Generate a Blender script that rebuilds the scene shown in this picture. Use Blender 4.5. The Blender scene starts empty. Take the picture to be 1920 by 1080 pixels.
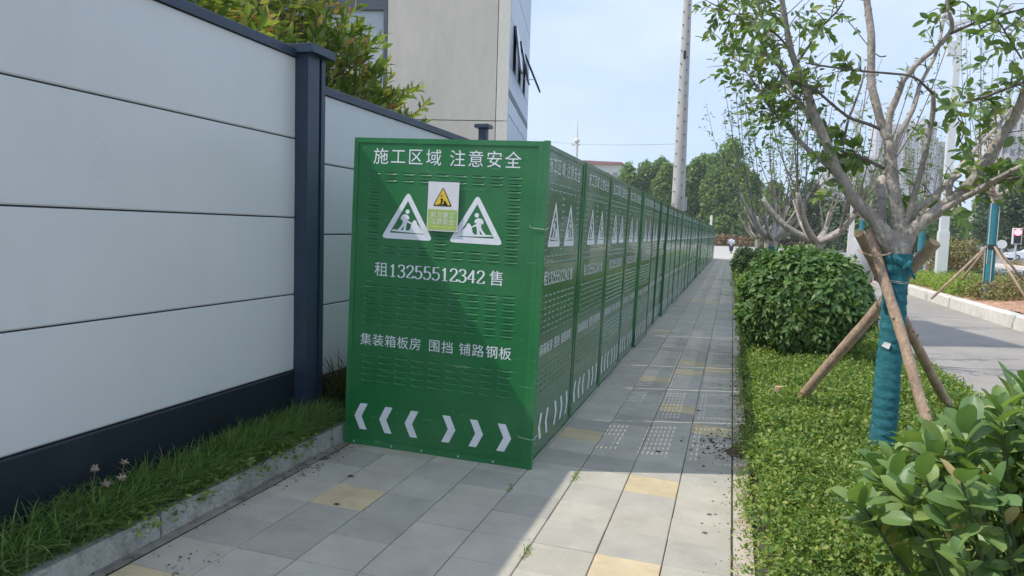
import bpy, math, random
import numpy as np
from mathutils import Matrix, Vector

random.seed(7)
rng = np.random.default_rng(7)
scn = bpy.context.scene
COL = scn.collection

# ------------------------------------------------------------------ camera, sky, sun, exposure
SLOPE = 0.025                       # the pavement falls gently towards the road
TILT = math.atan(SLOPE)
cam_d = bpy.data.cameras.new("camera")
cam = bpy.data.objects.new("camera", cam_d)
COL.objects.link(cam)
cam_d.sensor_width = 36.0
cam_d.lens = 25.97
cam_d.clip_start = 0.05
cam_d.clip_end = 6000.0
CAM = Vector((0.0, 0.0, 1.485))
R = ((0.95778, 0.05137, -0.28289), (0.28592, -0.06692, 0.95592), (0.03017, -0.99643, -0.07878))
M = Matrix(((R[0][0], -R[0][1], -R[0][2], 0), (R[1][0], -R[1][1], -R[1][2], 0), (R[2][0], -R[2][1], -R[2][2], 0), (0, 0, 0, 1)))
cam.matrix_world = Matrix.Translation(CAM) @ M
scn.camera = cam

SUN_DIR = Vector((0.72, 0.30, -1.0)).normalized()      # the way the light travels
SUN_EL = math.atan(1.0 / math.hypot(0.72, 0.30))
SUN_ROT = math.atan2(-0.72, -0.30)
world = bpy.data.worlds.new("World")
scn.world = world
world.use_nodes = True
nt = world.node_tree
nt.nodes.clear()
out = nt.nodes.new("ShaderNodeOutputWorld")
bg = nt.nodes.new("ShaderNodeBackground")
sky = nt.nodes.new("ShaderNodeTexSky")
sky.sky_type = 'NISHITA'
sky.sun_disc = False
sky.sun_elevation = SUN_EL
sky.sun_rotation = SUN_ROT
sky.air_density = 1.0
sky.dust_density = 0.6
sky.ozone_density = 3.0
bg.inputs["Strength"].default_value = 0.15
tc = nt.nodes.new("ShaderNodeTexCoord")
mp = nt.nodes.new("ShaderNodeMapping")
mp.inputs["Scale"].default_value = (1.0, 1.0, 2.6)
nz = nt.nodes.new("ShaderNodeTexNoise")
nz.inputs["Scale"].default_value = 2.3
nz.inputs["Detail"].default_value = 5.0
nz.inputs["Roughness"].default_value = 0.5
rp = nt.nodes.new("ShaderNodeValToRGB")
rp.color_ramp.elements[0].position = 0.36
rp.color_ramp.elements[0].color = (0.0, 0.0, 0.0, 1)
rp.color_ramp.elements[1].position = 0.72
rp.color_ramp.elements[1].color = (0.56, 0.56, 0.56, 1)
mx = nt.nodes.new("ShaderNodeMixRGB")
mx.inputs[2].default_value = (4.7, 5.0, 5.5, 1)         # thin high cloud
nt.links.new(tc.outputs["Generated"], mp.inputs["Vector"])
nt.links.new(mp.outputs["Vector"], nz.inputs["Vector"])
nt.links.new(nz.outputs["Fac"], rp.inputs["Fac"])
nt.links.new(rp.outputs["Color"], mx.inputs[0])
hzm = nt.nodes.new("ShaderNodeMixRGB")                   # summer haze lightens the whole sky evenly
hzm.inputs[0].default_value = 0.7
hzm.inputs[2].default_value = (2.45, 3.25, 4.75, 1)
nt.links.new(sky.outputs["Color"], hzm.inputs[1])
nt.links.new(hzm.outputs["Color"], mx.inputs[1])
nt.links.new(mx.outputs["Color"], bg.inputs["Color"])
nt.links.new(bg.outputs["Background"], out.inputs["Surface"])

sun_d = bpy.data.lights.new("sun", 'SUN')
sun_d.energy = 2.4
sun_d.angle = math.radians(0.53)
sun_d.color = (1.0, 0.96, 0.90)
sun = bpy.data.objects.new("sun", sun_d)
COL.objects.link(sun)
sun.rotation_euler = SUN_DIR.to_track_quat('-Z', 'Y').to_euler()
sun.location = (-20, -8, 30)

scn.view_settings.view_transform = 'Standard'
scn.view_settings.look = 'None'
scn.view_settings.gamma = 1.0
scn.view_settings.use_curve_mapping = False
scn.view_settings.exposure = 0.70

# ------------------------------------------------------------------ helpers: materials
def rgba(c):
    return (c[0], c[1], c[2], 1.0)

def nodes_of(name):
    m = bpy.data.materials.new(name)
    m.use_nodes = True
    t = m.node_tree
    return m, t, t.nodes["Principled BSDF"]

def noise(t, vec, scale, detail=4.0, rough=0.6):
    n = t.nodes.new("ShaderNodeTexNoise")
    n.inputs["Scale"].default_value = scale
    n.inputs["Detail"].default_value = detail
    n.inputs["Roughness"].default_value = rough
    t.links.new(vec, n.inputs["Vector"])
    return n.outputs["Fac"]

def ramp(t, fac, stops):
    r = t.nodes.new("ShaderNodeValToRGB")
    e = r.color_ramp.elements
    while len(e) > 1:
        e.remove(e[-1])
    e[0].position, e[0].color = stops[0][0], rgba(stops[0][1])
    for p, c in stops[1:]:
        k = e.new(p)
        k.color = rgba(c)
    t.links.new(fac, r.inputs["Fac"])
    return r.outputs["Color"]

def mixc(t, fac, a, b, mode='MIX'):
    n = t.nodes.new("ShaderNodeMixRGB")
    n.blend_type = mode
    for i, v in ((0, fac), (1, a), (2, b)):
        if isinstance(v, (int, float)):
            n.inputs[i].default_value = v if i == 0 else (v, v, v, 1)
        elif isinstance(v, tuple):
            n.inputs[i].default_value = rgba(v)
        else:
            t.links.new(v, n.inputs[i])
    return n.outputs["Color"]

def mat(name, col, rough=0.6, var=0.14, scale=6.0, fine=60.0, bump=0.0, bscale=90.0, metal=0.0, spec=0.4,
        spots=None, per_object=0.0, stretch=(1, 1, 1), rough_var=0.0, coat=0.0):
    """plain procedural surface: two scales of colour noise, optional stains, fine relief"""
    m, t, b = nodes_of(name)
    g = t.nodes.new("ShaderNodeNewGeometry")
    vec = g.outputs["Position"]
    if stretch != (1, 1, 1):
        mpn = t.nodes.new("ShaderNodeMapping")
        mpn.inputs["Scale"].default_value = stretch
        t.links.new(vec, mpn.inputs["Vector"])
        vec = mpn.outputs["Vector"]
    lo = tuple(max(0, c * (1 - var)) for c in col)
    hi = tuple(min(1, c * (1 + var)) for c in col)
    n1 = noise(t, vec, scale)
    c = ramp(t, n1, [(0.3, lo), (0.7, hi)])
    n2 = noise(t, vec, fine, 2.0)
    f2 = ramp(t, n2, [(0.3, (1 - var * .7,) * 3), (0.7, (1 + var * .7,) * 3)])
    c = mixc(t, 1.0, c, f2, 'MULTIPLY')
    if spots:
        scol, sscale, a0, a1, amount = spots
        n3 = noise(t, vec, sscale, 6.0, 0.7)
        f3 = ramp(t, n3, [(a0, (0, 0, 0)), (a1, (amount,) * 3)])
        c = mixc(t, f3, c, scol)
    if per_object:
        oi = t.nodes.new("ShaderNodeObjectInfo")
        f4 = ramp(t, oi.outputs["Random"], [(0.0, (1 - per_object,) * 3), (1.0, (1 + per_object,) * 3)])
        c = mixc(t, 1.0, c, f4, 'MULTIPLY')
    t.links.new(c, b.inputs["Base Color"])
    b.inputs["Roughness"].default_value = rough
    if rough_var:
        rr = ramp(t, n1, [(0.3, (rough - rough_var,) * 3), (0.7, (rough + rough_var,) * 3)])
        t.links.new(rr, b.inputs["Roughness"])
    b.inputs["Metallic"].default_value = metal
    b.inputs["Specular IOR Level"].default_value = spec
    b.inputs["Coat Weight"].default_value = coat
    if bump:
        bp = t.nodes.new("ShaderNodeBump")
        bp.inputs["Strength"].default_value = bump
        bp.inputs["Distance"].default_value = 0.02
        t.links.new(noise(t, vec, bscale, 5.0), bp.inputs["Height"])
        t.links.new(bp.outputs["Normal"], b.inputs["Normal"])
    return m

def leaf_mat(name, stops, rough=0.45, trans=0.25, spec=0.4):
    """leaf: each leaf takes its own hue from the stops, light passes through a little"""
    m, t, b = nodes_of(name)
    at = t.nodes.new("ShaderNodeAttribute")
    at.attribute_name = "rnd"
    oi = t.nodes.new("ShaderNodeObjectInfo")
    ad = t.nodes.new("ShaderNodeMath")
    ad.operation = 'ADD'
    t.links.new(at.outputs["Fac"], ad.inputs[0])
    t.links.new(oi.outputs["Random"], ad.inputs[1])
    fr = t.nodes.new("ShaderNodeMath")
    fr.operation = 'FRACT'
    t.links.new(ad.outputs[0], fr.inputs[0])
    c = ramp(t, fr.outputs[0], stops)
    t.links.new(c, b.inputs["Base Color"])
    b.inputs["Roughness"].default_value = rough
    b.inputs["Specular IOR Level"].default_value = spec
    tr = t.nodes.new("ShaderNodeBsdfTranslucent")
    c2 = mixc(t, 1.0, c, (1.6, 1.7, 0.7), 'MULTIPLY')
    t.links.new(c2, tr.inputs["Color"])
    ms = t.nodes.new("ShaderNodeMixShader")
    ms.inputs[0].default_value = trans
    t.links.new(b.outputs[0], ms.inputs[1])
    t.links.new(tr.outputs[0], ms.inputs[2])
    o = t.nodes["Material Output"]
    t.links.new(ms.outputs[0], o.inputs["Surface"])
    return m

# ------------------------------------------------------------------ helpers: objects
BASE = {}

def empty(name, loc=(0, 0, 0), matrix=None):
    o = bpy.data.objects.new(name, None)
    COL.objects.link(o)
    o.empty_display_size = 0.1
    if matrix is not None:
        o.matrix_world = matrix
        BASE[o.name] = Vector((0, 0, 0))
    else:
        o.location = loc
        BASE[o.name] = Vector(loc)
    return o

def tag(o, label=None, cat=None, group=None, kind=None):
    if label:
        o["label"] = label
    if cat:
        o["category"] = cat
    if group:
        o["group"] = group
    if kind:
        o["kind"] = kind
    return o

def link(name, me, parent=None, kind=None):
    o = bpy.data.objects.new(name, me)
    COL.objects.link(o)
    if parent is not None:
        o.parent = parent
        BASE[o.name] = BASE[parent.name]
    else:
        BASE[o.name] = Vector((0, 0, 0))
    if kind:
        o["kind"] = kind
    return o

def npmesh(name, V, F, material=None, rnd=None, smooth=False):
    """mesh from arrays: V (n,3), F (m,k)"""
    me = bpy.data.meshes.new(name)
    V = np.asarray(V, dtype=np.float32)
    F = np.asarray(F, dtype=np.int32)
    me.vertices.add(len(V))
    me.vertices.foreach_set("co", V.ravel())
    k = F.shape[1]
    me.loops.add(F.size)
    me.loops.foreach_set("vertex_index", F.ravel())
    me.polygons.add(len(F))
    me.polygons.foreach_set("loop_start", np.arange(0, F.size, k, dtype=np.int32))
    if smooth:
        me.polygons.foreach_set("use_smooth", np.ones(len(F), dtype=bool))
    me.update(calc_edges=True)
    if rnd is not None:
        a = me.attributes.new("rnd", 'FLOAT', 'POINT')
        a.data.foreach_set("value", np.asarray(rnd, dtype=np.float32))
    if material:
        me.materials.append(material)
    return me

class MB:
    """collects shapes for ONE mesh"""
    def __init__(self):
        self.v, self.f, self.m = [], [], []
    def add(self, verts, faces, mi=0):
        n = len(self.v)
        self.v += [tuple(p) for p in verts]
        self.f += [tuple(i + n for i in q) for q in faces]
        self.m += [mi] * len(faces)
        return self
    def box(self, x0, x1, y0, y1, z0, z1, mi=0, ch=0.0):
        if ch:
            V = []
            for sx, sy, sz in ((x0, y0, z0), (x1, y0, z0), (x1, y1, z0), (x0, y1, z0)):
                V.append((sx, sy, sz))
            for (sx, sy) in ((x0, y0), (x1, y0), (x1, y1), (x0, y1)):
                V.append((sx, sy, z1 - ch))
            for (sx, sy) in ((x0 + ch, y0 + ch), (x1 - ch, y0 + ch), (x1 - ch, y1 - ch), (x0 + ch, y1 - ch)):
                V.append((sx, sy, z1))
            F = [(3, 2, 1, 0), (8, 9, 10, 11)]
            for i in range(4):
                j = (i + 1) % 4
                F += [(i, j, 4 + j, 4 + i), (4 + i, 4 + j, 8 + j, 8 + i)]
            return self.add(V, F, mi)
        V = [(x0, y0, z0), (x1, y0, z0), (x1, y1, z0), (x0, y1, z0), (x0, y0, z1), (x1, y0, z1), (x1, y1, z1), (x0, y1, z1)]
        F = [(3, 2, 1, 0), (4, 5, 6, 7), (0, 1, 5, 4), (1, 2, 6, 5), (2, 3, 7, 6), (3, 0, 4, 7)]
        return self.add(V, F, mi)
    def tube(self, pts, radii, n=8, mi=0, caps=True, wob=0.0):
        pts = [Vector(p) for p in pts]
        if isinstance(radii, (int, float)):
            radii = [radii] * len(pts)
        V, F = [], []
        ref = None
        for i, p in enumerate(pts):
            d = (pts[min(i + 1, len(pts) - 1)] - pts[max(i - 1, 0)])
            d = d.normalized() if d.length > 1e-9 else Vector((0, 0, 1))
            if ref is None:
                ref = Vector((1, 0, 0)) if abs(d.x) < 0.8 else Vector((0, 1, 0))
            a = (ref - d * ref.dot(d))
            a = a.normalized() if a.length > 1e-6 else d.orthogonal().normalized()
            ref = a
            b = d.cross(a)
            for k in range(n):
                t = 2 * math.pi * k / n
                r = radii[i] * (1 + (random.uniform(-wob, wob) if wob else 0))
                V.append(p + (a * math.cos(t) + b * math.sin(t)) * r)
        for i in range(len(pts) - 1):
            for k in range(n):
                k2 = (k + 1) % n
                F.append((i * n + k, i * n + k2, (i + 1) * n + k2, (i + 1) * n + k))
        if caps:
            F.append(tuple(range(n - 1, -1, -1)))
            F.append(tuple((len(pts) - 1) * n + k for k in range(n)))
        return self.add(V, F, mi)
    def prism(self, poly, z0, z1, axis='z', mi=0):
        """poly: 2D outline, extruded along an axis"""
        n = len(poly)
        def P(a, b, c):
            return {'z': (a, b, c), 'y': (a, c, b), 'x': (c, a, b)}[axis]
        V = [P(a, b, z0) for a, b in poly] + [P(a, b, z1) for a, b in poly]
        F = [tuple(range(n - 1, -1, -1)), tuple(range(n, 2 * n))]
        F += [(i, (i + 1) % n, n + (i + 1) % n, n + i) for i in range(n)]
        return self.add(V, F, mi)
    def ellipsoid(self, c, r, n=10, m=7, mi=0, wob=0.0):
        V, F = [], []
        for i in range(m + 1):
            th = math.pi * i / m
            for k in range(n):
                ph = 2 * math.pi * k / n
                w = 1 + (random.uniform(-wob, wob) if wob else 0)
                V.append((c[0] + r[0] * math.sin(th) * math.cos(ph) * w, c[1] + r[1] * math.sin(th) * math.sin(ph) * w, c[2] + r[2] * math.cos(th) * w))
        for i in range(m):
            for k in range(n):
                k2 = (k + 1) % n
                F.append((i * n + k, (i + 1) * n + k, (i + 1) * n + k2, i * n + k2))
        return self.add(V, F, mi)
    def build(self, name, mats, parent=None, kind=None, smooth=False):
        base = BASE[parent.name] if parent is not None else Vector((0, 0, 0))
        me = bpy.data.meshes.new(name)
        me.from_pydata([(x - base.x, y - base.y, z - base.z) for x, y, z in self.v], [], self.f)
        mats = mats if isinstance(mats, (list, tuple)) else [mats]
        for q in mats:
            me.materials.append(q)
        if len(mats) > 1:
            me.polygons.foreach_set("material_index", self.m)
        if smooth:
            me.polygons.foreach_set("use_smooth", [True] * len(self.f))
        me.update()
        return link(name, me, parent, kind)

# ------------------------------------------------------------------ helpers: leaves
def unit(a):
    return a / np.maximum(np.linalg.norm(a, axis=1, keepdims=True), 1e-9)

def leaf_arrays(P, D, N, L, W, four=False):
    """P base, D axis, N face normal: folded diamonds"""
    D = unit(D)
    S = unit(np.cross(D, N))
    N = np.cross(S, D)
    L = L[:, None]
    W = W[:, None]
    n = len(P)
    if four:
        pts = [P, P + D * L * .45 + S * W * .5 + N * W * .16, P + D * L * .5 - N * W * .02, P + D * L * .45 - S * W * .5 + N * W * .16, P + D * L - N * L * .12]
        V = np.stack(pts, 1).reshape(-1, 3)
        o = np.arange(n)[:, None] * 5
        F = np.concatenate([o + np.array([[0, 1, 2]]), o + np.array([[0, 2, 3]]), o + np.array([[1, 4, 2]]), o + np.array([[2, 4, 3]])])
        return V, F, 5
    pts = [P, P + D * L * .5 + S * W * .5 + N * W * .2, P + D * L, P + D * L * .5 - S * W * .5 + N * W * .2]
    V = np.stack(pts, 1).reshape(-1, 3)
    o = np.arange(n)[:, None] * 4
    F = np.concatenate([o + np.array([[0, 1, 2]]), o + np.array([[0, 2, 3]])])
    return V, F, 4

def big_leaf(k, width=.46, tip=.5):
    """one leaf of unit length: curved blade, raised vein, pointed or rounded tip"""
    r = random.Random(k)
    rows = 9
    V, F = [], []
    bend = r.uniform(.08, .3)
    cup = r.uniform(.12, .34)
    twist = r.uniform(-.25, .25)
    for i in range(rows):
        t = i / (rows - 1)
        pk = .46 + .12 * tip
        s_ = (t - pk) / (pk if t < pk else 1 - pk)
        w = width * .5 * max(.012, (1 - abs(s_) ** (1.7 + tip * .6)) ** (.95 - .35 * tip))
        if i == rows - 1:
            w = .006 + .03 * max(0, tip - .5)
        z0 = -bend * t * t
        for s in (-1, -.5, 0, .5, 1):
            x = s * w
            z = z0 + cup * abs(x) + (.0 if s else -.012) + twist * x * t + (r.uniform(-.012, .012) if abs(s) == 1 else 0)
            V.append((x, t, z))
    for i in range(rows - 1):
        for j in range(4):
            a = i * 5 + j
            F.append((a, a + 1, a + 6, a + 5))
    return V, F

def leaf_parts(root, P, D, N, L, idx, material, protos, name="leaf"):
    base = BASE[root.name]
    for i in idx:
        d = Vector(D[i]).normalized()
        nn = Vector(N[i])
        s = d.cross(nn)
        if s.length < 1e-6:
            s = d.orthogonal()
        s.normalize()
        nn = s.cross(d)
        Mx = Matrix((s, d, nn)).transposed().to_4x4()
        o = link(name, protos[i % len(protos)], root)
        o.matrix_basis = Matrix.Translation(Vector(P[i]) - base) @ Mx @ Matrix.Scale(float(L[i]), 4)

def leaf_protos(material, width, tip, n=5, seed=1):
    res = []
    for k in range(n):
        V, F = big_leaf(seed * 31 + k, width, tip)
        me = npmesh("leaf", V, F, material, None, True)
        res.append(me)
    return res

def foliage(root, P, D, N, L, W, material, name="foliage", four=False, kind="stuff"):
    V, F, k = leaf_arrays(P, D, N, L, W, four)
    b = BASE[root.name] if root is not None else Vector((0, 0, 0))
    me = npmesh(name, V - np.array(b), F, material, np.repeat(rng.random(len(P)), k))
    return link(name, me, root, kind)

def shaped_foliage(root, P, D, N, L, material, width, tip, seed, name="foliage"):
    """the leaves past the limit, each with a full curved blade, joined in one part"""
    D = unit(D)
    S = unit(np.cross(D, N))
    N = np.cross(S, D)
    n = len(P)
    Vs, Fs, off = [], [], 0
    for k in range(5):
        v, f = big_leaf(seed * 31 + k, width, tip)
        v, f = np.array(v), np.array(f)
        sel = np.arange(k, n, 5)
        if not len(sel):
            continue
        B = np.stack([S[sel], D[sel], N[sel]], 1) * L[sel][:, None, None]
        W_ = P[sel][:, None, :] + np.einsum('vk,nkj->nvj', v, B)
        Vs.append(W_.reshape(-1, 3))
        Fs.append((f[None] + (np.arange(len(sel)) * len(v))[:, None, None]).reshape(-1, 4) + off)
        off += len(sel) * len(v)
    V = np.concatenate(Vs) - np.array(BASE[root.name])
    me = npmesh(name, V, np.concatenate(Fs), material, np.repeat(rng.random(n), 45), True)
    return link(name, me, root, "stuff")

def rand_unit(n):
    return unit(rng.normal(size=(n, 3)))

def clump_crown(blobs, per_area, leaf, flat=.5, up=.35, depth=.35):
    """leaves on and just under the surface of many small clumps; blobs: (centre, radii)"""
    Ps, Ns = [], []
    for c, r in blobs:
        r = np.array(r if hasattr(r, '__len__') else (r, r, r), dtype=float)
        n = max(8, int(per_area * 4 * math.pi * np.mean(r) ** 2))
        u = rand_unit(n)
        rad = 1 - depth * rng.random((n, 1)) ** 1.6
        Ps.append(np.array(c) + u * r * rad)
        Ns.append(unit(u / r))
    P = np.concatenate(Ps)
    O = np.concatenate(Ns)
    n = len(P)
    N = unit(O + np.array([0, 0, up]) + rng.normal(size=(n, 3)) * flat)
    D = unit(np.cross(N, rand_unit(n)) + O * .35 - np.array([0, 0, .25]))
    L = leaf * rng.uniform(.65, 1.25, n)
    return P, D, N, L, O
# ------------------------------------------------------------------ materials
M_GROUND = mat("earth", (0.16, 0.12, 0.07), .95, .3, .6, 30)
M_SOIL = mat("red_soil", (0.46, 0.27, 0.165), .95, .3, 5, 40, .6, 40)
M_SPILL = mat("spilled_soil", (0.15, 0.085, 0.05), .95, .3, 9, 60, .4, 80)
M_STRIP = mat("dark_soil", (0.10, 0.085, 0.06), .95, .3, 9, 60, .5, 60)
M_JOINT = mat("joint_sand", (0.13, 0.125, 0.11), .95, .25, 5, 120, spots=((0.05, 0.045, 0.035), 9, .5, .75, .8))
M_ROAD = mat("road_surface", (0.34, 0.305, 0.26), .9, .12, .7, 120, .25, 220, spots=((0.16, 0.15, 0.14), .9, .5, .8, .45))
M_ASPHALT = mat("asphalt", (0.27, 0.265, 0.26), .9, .1, .4, 80)
M_CROSS = mat("pale_concrete_road", (0.50, 0.46, 0.40), .9, .08, .2, 20)
M_MARK = mat("road_paint", (0.75, 0.75, 0.72), .7, .1, 8, 50)
M_KERB = mat("kerb_concrete", (0.68, 0.63, 0.55), .85, .1, 5, 90, .25, 140, spots=((0.30, 0.27, 0.22), 6, .55, .85, .6))
M_KERB_OLD = mat("old_kerb_concrete", (0.42, 0.41, 0.36), .9, .22, 9, 90, .5, 90, spots=((0.10, 0.11, 0.09), 14, .5, .75, .7))
T_SP = ((0.31, 0.28, 0.23), 4.6, .50, .80, .55)
M_TILE = [mat("grey_tile", (0.485, 0.435, 0.342), .8, .09, 4, 110, .25, 420, spots=T_SP, per_object=.045),
          mat("cool_grey_tile", (0.465, 0.425, 0.345), .8, .09, 5, 110, .25, 420, spots=T_SP, per_object=.045),
          mat("dark_grey_tile", (0.40, 0.365, 0.298), .8, .1, 5, 110, .25, 420, spots=T_SP, per_object=.045),
          mat("pale_tile", (0.505, 0.458, 0.362), .8, .08, 5, 110, .25, 420, spots=T_SP, per_object=.05)]
M_YTILE = mat("yellow_tile", (0.60, 0.475, 0.285), .8, .1, 6, 220, .12, 420, spots=((0.34, 0.24, 0.12), 9, .5, .8, .45), per_object=.05)
M_STONE = mat("edging_stone", (0.56, 0.48, 0.38), .85, .15, 5, 160, .2, 200, spots=((0.36, 0.20, 0.10), 3.2, .48, .7, .75))
M_PLANK = mat("hoarding_sheet", (0.655, 0.655, 0.62), .30, .022, .8, 7, .03, 1.6, spec=.5, stretch=(1, 1, .5), spots=((0.57, 0.565, 0.52), 2.2, .52, .85, .4), rough_var=.05)
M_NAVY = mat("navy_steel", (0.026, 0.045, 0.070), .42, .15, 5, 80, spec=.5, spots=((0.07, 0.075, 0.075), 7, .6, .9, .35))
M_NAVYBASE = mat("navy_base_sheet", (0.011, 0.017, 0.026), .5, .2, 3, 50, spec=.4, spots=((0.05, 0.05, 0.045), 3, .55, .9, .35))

def green_paint(name, col, rough, coat=0.0, chip=.25):
    m = mat(name, col, rough, .10, 3.5, 45, .03, 25, spec=.5,
            spots=((0.17, 0.27, 0.17), 20, .64, .76, .55), rough_var=.05, coat=coat)
    t = m.node_tree
    b = t.nodes["Principled BSDF"]
    src = b.inputs["Base Color"].links[0].from_socket
    g = t.nodes.new("ShaderNodeNewGeometry")
    v = t.nodes.new("ShaderNodeMapping")
    v.inputs["Scale"].default_value = (3, 3, 34)
    v.inputs["Rotation"].default_value = (.5, .3, .2)
    t.links.new(g.outputs["Position"], v.inputs["Vector"])
    n = noise(t, v.outputs["Vector"], 1.4, 7, .75)            # scratches
    f = ramp(t, n, [(.63, (0, 0, 0)), (.675, (.65,) * 3), (.71, (0, 0, 0))])
    c = mixc(t, f, src, (0.33, 0.43, 0.33))
    n2 = noise(t, g.outputs["Position"], 1.7, 5, .65)         # dust
    f2 = ramp(t, n2, [(.45, (0, 0, 0)), (.8, (.28,) * 3)])
    c = mixc(t, f2, c, (0.16, 0.23, 0.15))
    n4 = noise(t, g.outputs["Position"], 9, 8, .8)            # chipped spots
    f4 = ramp(t, n4, [(.67, (0, 0, 0)), (.70, (chip,) * 3)])
    c = mixc(t, f4, c, (0.36, 0.40, 0.33))
    t.links.new(c, b.inputs["Base Color"])
    return m

M_GREEN = green_paint("green_enamel", (0.018, 0.168, 0.047), .34)
M_GREEN_RAIL = green_paint("green_enamel_frame", (0.022, 0.186, 0.054), .38, 0, .8)
M_GREEN_SIDE = green_paint("sheen_greyed_enamel", (0.033, 0.148, 0.058), .22, .25)  # front enamel greyed: the sheen of reflections is put into the colour
M_WHITE = mat("white_print", (0.80, 0.81, 0.81), .55, .08, 12, 120, spots=((0.40, 0.46, 0.42), 26, .6, .8, .5))
M_SIGNW = mat("sign_white", (0.74, 0.72, 0.72), .4, .04, 12, 50)
M_SIGNG = mat("sign_lime", (0.37, 0.52, 0.13), .4, .08, 12, 50)
M_SIGNY = mat("sign_yellow", (0.80, 0.55, 0.05), .4, .06, 12, 50)
M_BLACK = mat("black_print", (0.02, 0.02, 0.02), .5, .2, 12, 50)
M_RUST = mat("rust", (0.17, 0.06, 0.025), .85, .4, 40, 200, .4, 200)
M_BOLT = mat("zinc", (0.55, 0.57, 0.55), .4, .2, 60, 200, metal=.6)
M_WIRE = mat("tie_wire", (0.35, 0.45, 0.36), .5, .1, 60, 200)
M_DARKSTEEL = mat("dark_steel", (0.03, 0.04, 0.045), .45, .2, 8, 60)

# ------------------------------------------------------------------ the ground and the roads
def sheet(name, x0, x1, y0, y1, z, m):
    V = [(x0, y0, z), (x1, y0, z), (x1, y1, z), (x0, y1, z)]
    o = link(name, npmesh(name, V, [(0, 1, 2, 3)], m))
    return tag(o, kind="structure")

sheet("ground", -690, 690, -690, 690, -0.34, M_GROUND)
sheet("road", 2.2, 70, -60, 420, -0.20, M_ASPHALT)
sheet("side_lane", 2.38, 5.46, -60, 52.0, -0.196, M_ROAD)
sheet("cross_road", -60, 9.6, 52.5, 128, -0.192, M_CROSS)
marks = empty("road_markings")
tag(marks, kind="structure")
for y in range(8, 120, 9):
    mb = MB().box(14.9, 15.06, y, y + 4.0, -.196, -.190)
    mb.build("lane_dash", M_MARK, marks)
MB().box(9.85, 10.0, -20, 52, -.196, -.190).build("edge_line", M_MARK, marks)

# pavement: a falling sheet of sand with every slab laid on it
def gz(x):
    return -SLOPE * x

pv = empty("pavement")
tag(pv, kind="structure")
V = [(-2.42, -6, gz(-2.42) - .012), (.165, -6, gz(.165) - .012), (.165, 52.5, gz(.165) - .012), (-2.42, 52.5, gz(-2.42) - .012)]
link("sand_bed", npmesh("sand_bed", V, [(0, 1, 2, 3)], M_JOINT), pv)
TW, TL = .3, .2925
tile_me = []
for mm in M_TILE + [M_YTILE]:
    mb = MB()
    mb.box(-TW / 2 + .0022, TW / 2 - .0022, -TL / 2 + .0012, TL / 2 - .0012, -.035, 0, 0, .003)
    o = mb.build("paving_tile", mm)
    tile_me.append(o.data)
    bpy.data.objects.remove(o)
YEL = {(1, 7), (0, 5), (1, 15), (6, -3), (1, 0), (1, -4), (3, 3), (7, -7), (2, 45), (0, 14), (3, 24), (2, 11), (1, 13)}
DARK = {(2, 1), (3, 1), (2, 5), (5, -3), (5, -4), (6, -5), (4, -1), (1, 6), (2, 9), (3, -2)}
spots = []
for j in range(-9, 165):
    for i in range(0, 8):
        cx_ = .07 - TW * (i + .5)
        cy_ = 4.157 + TL * (j + .5)
        if cy_ > 4.5 and cx_ < -1.3:
            continue
        spots.append((i, j, cx_, cy_))
rt = random.Random(3)
far = MB()
n_single = 0
for i, j, cx_, cy_ in sorted(spots, key=lambda s: s[3]):
    if (i, j) in YEL:
        k = 4
    elif (i, j) in DARK:
        k = 2
    else:
        k = rt.choices((0, 1, 2, 3), (5, 4, 1.0, 2))[0]
    if cy_ > 10 and (i, j) not in YEL and rt.random() < .03:
        k = 4
    dz = rt.uniform(-.0012, .0012)
    dx, dy = rt.uniform(-.0008, .0008), rt.uniform(-.0008, .0008)
    if n_single < 290 and cy_ > 2.0:
        o = link("paving_tile", tile_me[k], pv)
        o.rotation_euler = (rt.uniform(-.003, .003), TILT + rt.uniform(-.003, .003), rt.uniform(-.004, .004))
        o.location = (cx_ + dx, cy_ + dy, gz(cx_) + dz)
        n_single += 1
    else:
        x0, x1, y0, y1 = cx_ - TW / 2 + .0022, cx_ + TW / 2 - .0022, cy_ - TL / 2 + .0016, cy_ + TL / 2 - .0016
        z0, z1 = gz(x0) + dz, gz(x1) + dz
        far.add([(x0, y0, z0 - .02), (x1, y0, z1 - .02), (x1, y1, z1 - .02), (x0, y1, z0 - .02), (x0, y0, z0), (x1, y0, z1), (x1, y1, z1), (x0, y1, z0)],
                [(4, 5, 6, 7), (0, 1, 5, 4), (1, 2, 6, 5), (3, 0, 4, 7)], k)
far.build("distant_paving", M_TILE + [M_YTILE], pv, "stuff")

V = [(-2.42, -6, gz(-2.42) - .001), (-2.3345, -6, gz(-2.3345) - .001), (-2.3345, 52, gz(-2.3345) - .001), (-2.42, 52, gz(-2.42) - .001)]
link("sand_strip", npmesh("sand_strip", V, [(0, 1, 2, 3)], mat("gritty_sand", (0.33, 0.29, 0.235), .95, .2, 6, 160, .3, 200, spots=((0.10, 0.085, 0.065), 7, .48, .72, .8))), pv)
# flush edging stones along the planting bed
ed = empty("bed_edging")
tag(ed, kind="structure")
y = -1.2
k = 0
while y < 52:
    ln = 1.0
    mb = MB()
    x0, x1 = .078, .170
    w = .003
    V = [(x0, y + w, -.1), (x1, y + w, -.1), (x1, y + ln - w, -.1), (x0, y + ln - w, -.1), (x0, y + w, gz(x0)), (x1, y + w, gz(x1) + .004), (x1, y + ln - w, gz(x1) + .004), (x0, y + ln - w, gz(x0))]
    mb.add(V, [(4, 5, 6, 7), (0, 1, 5, 4), (1, 2, 6, 5), (2, 3, 7, 6), (3, 0, 4, 7)])
    mb.build("edging_stone", M_STONE, ed)
    y += ln

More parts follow.
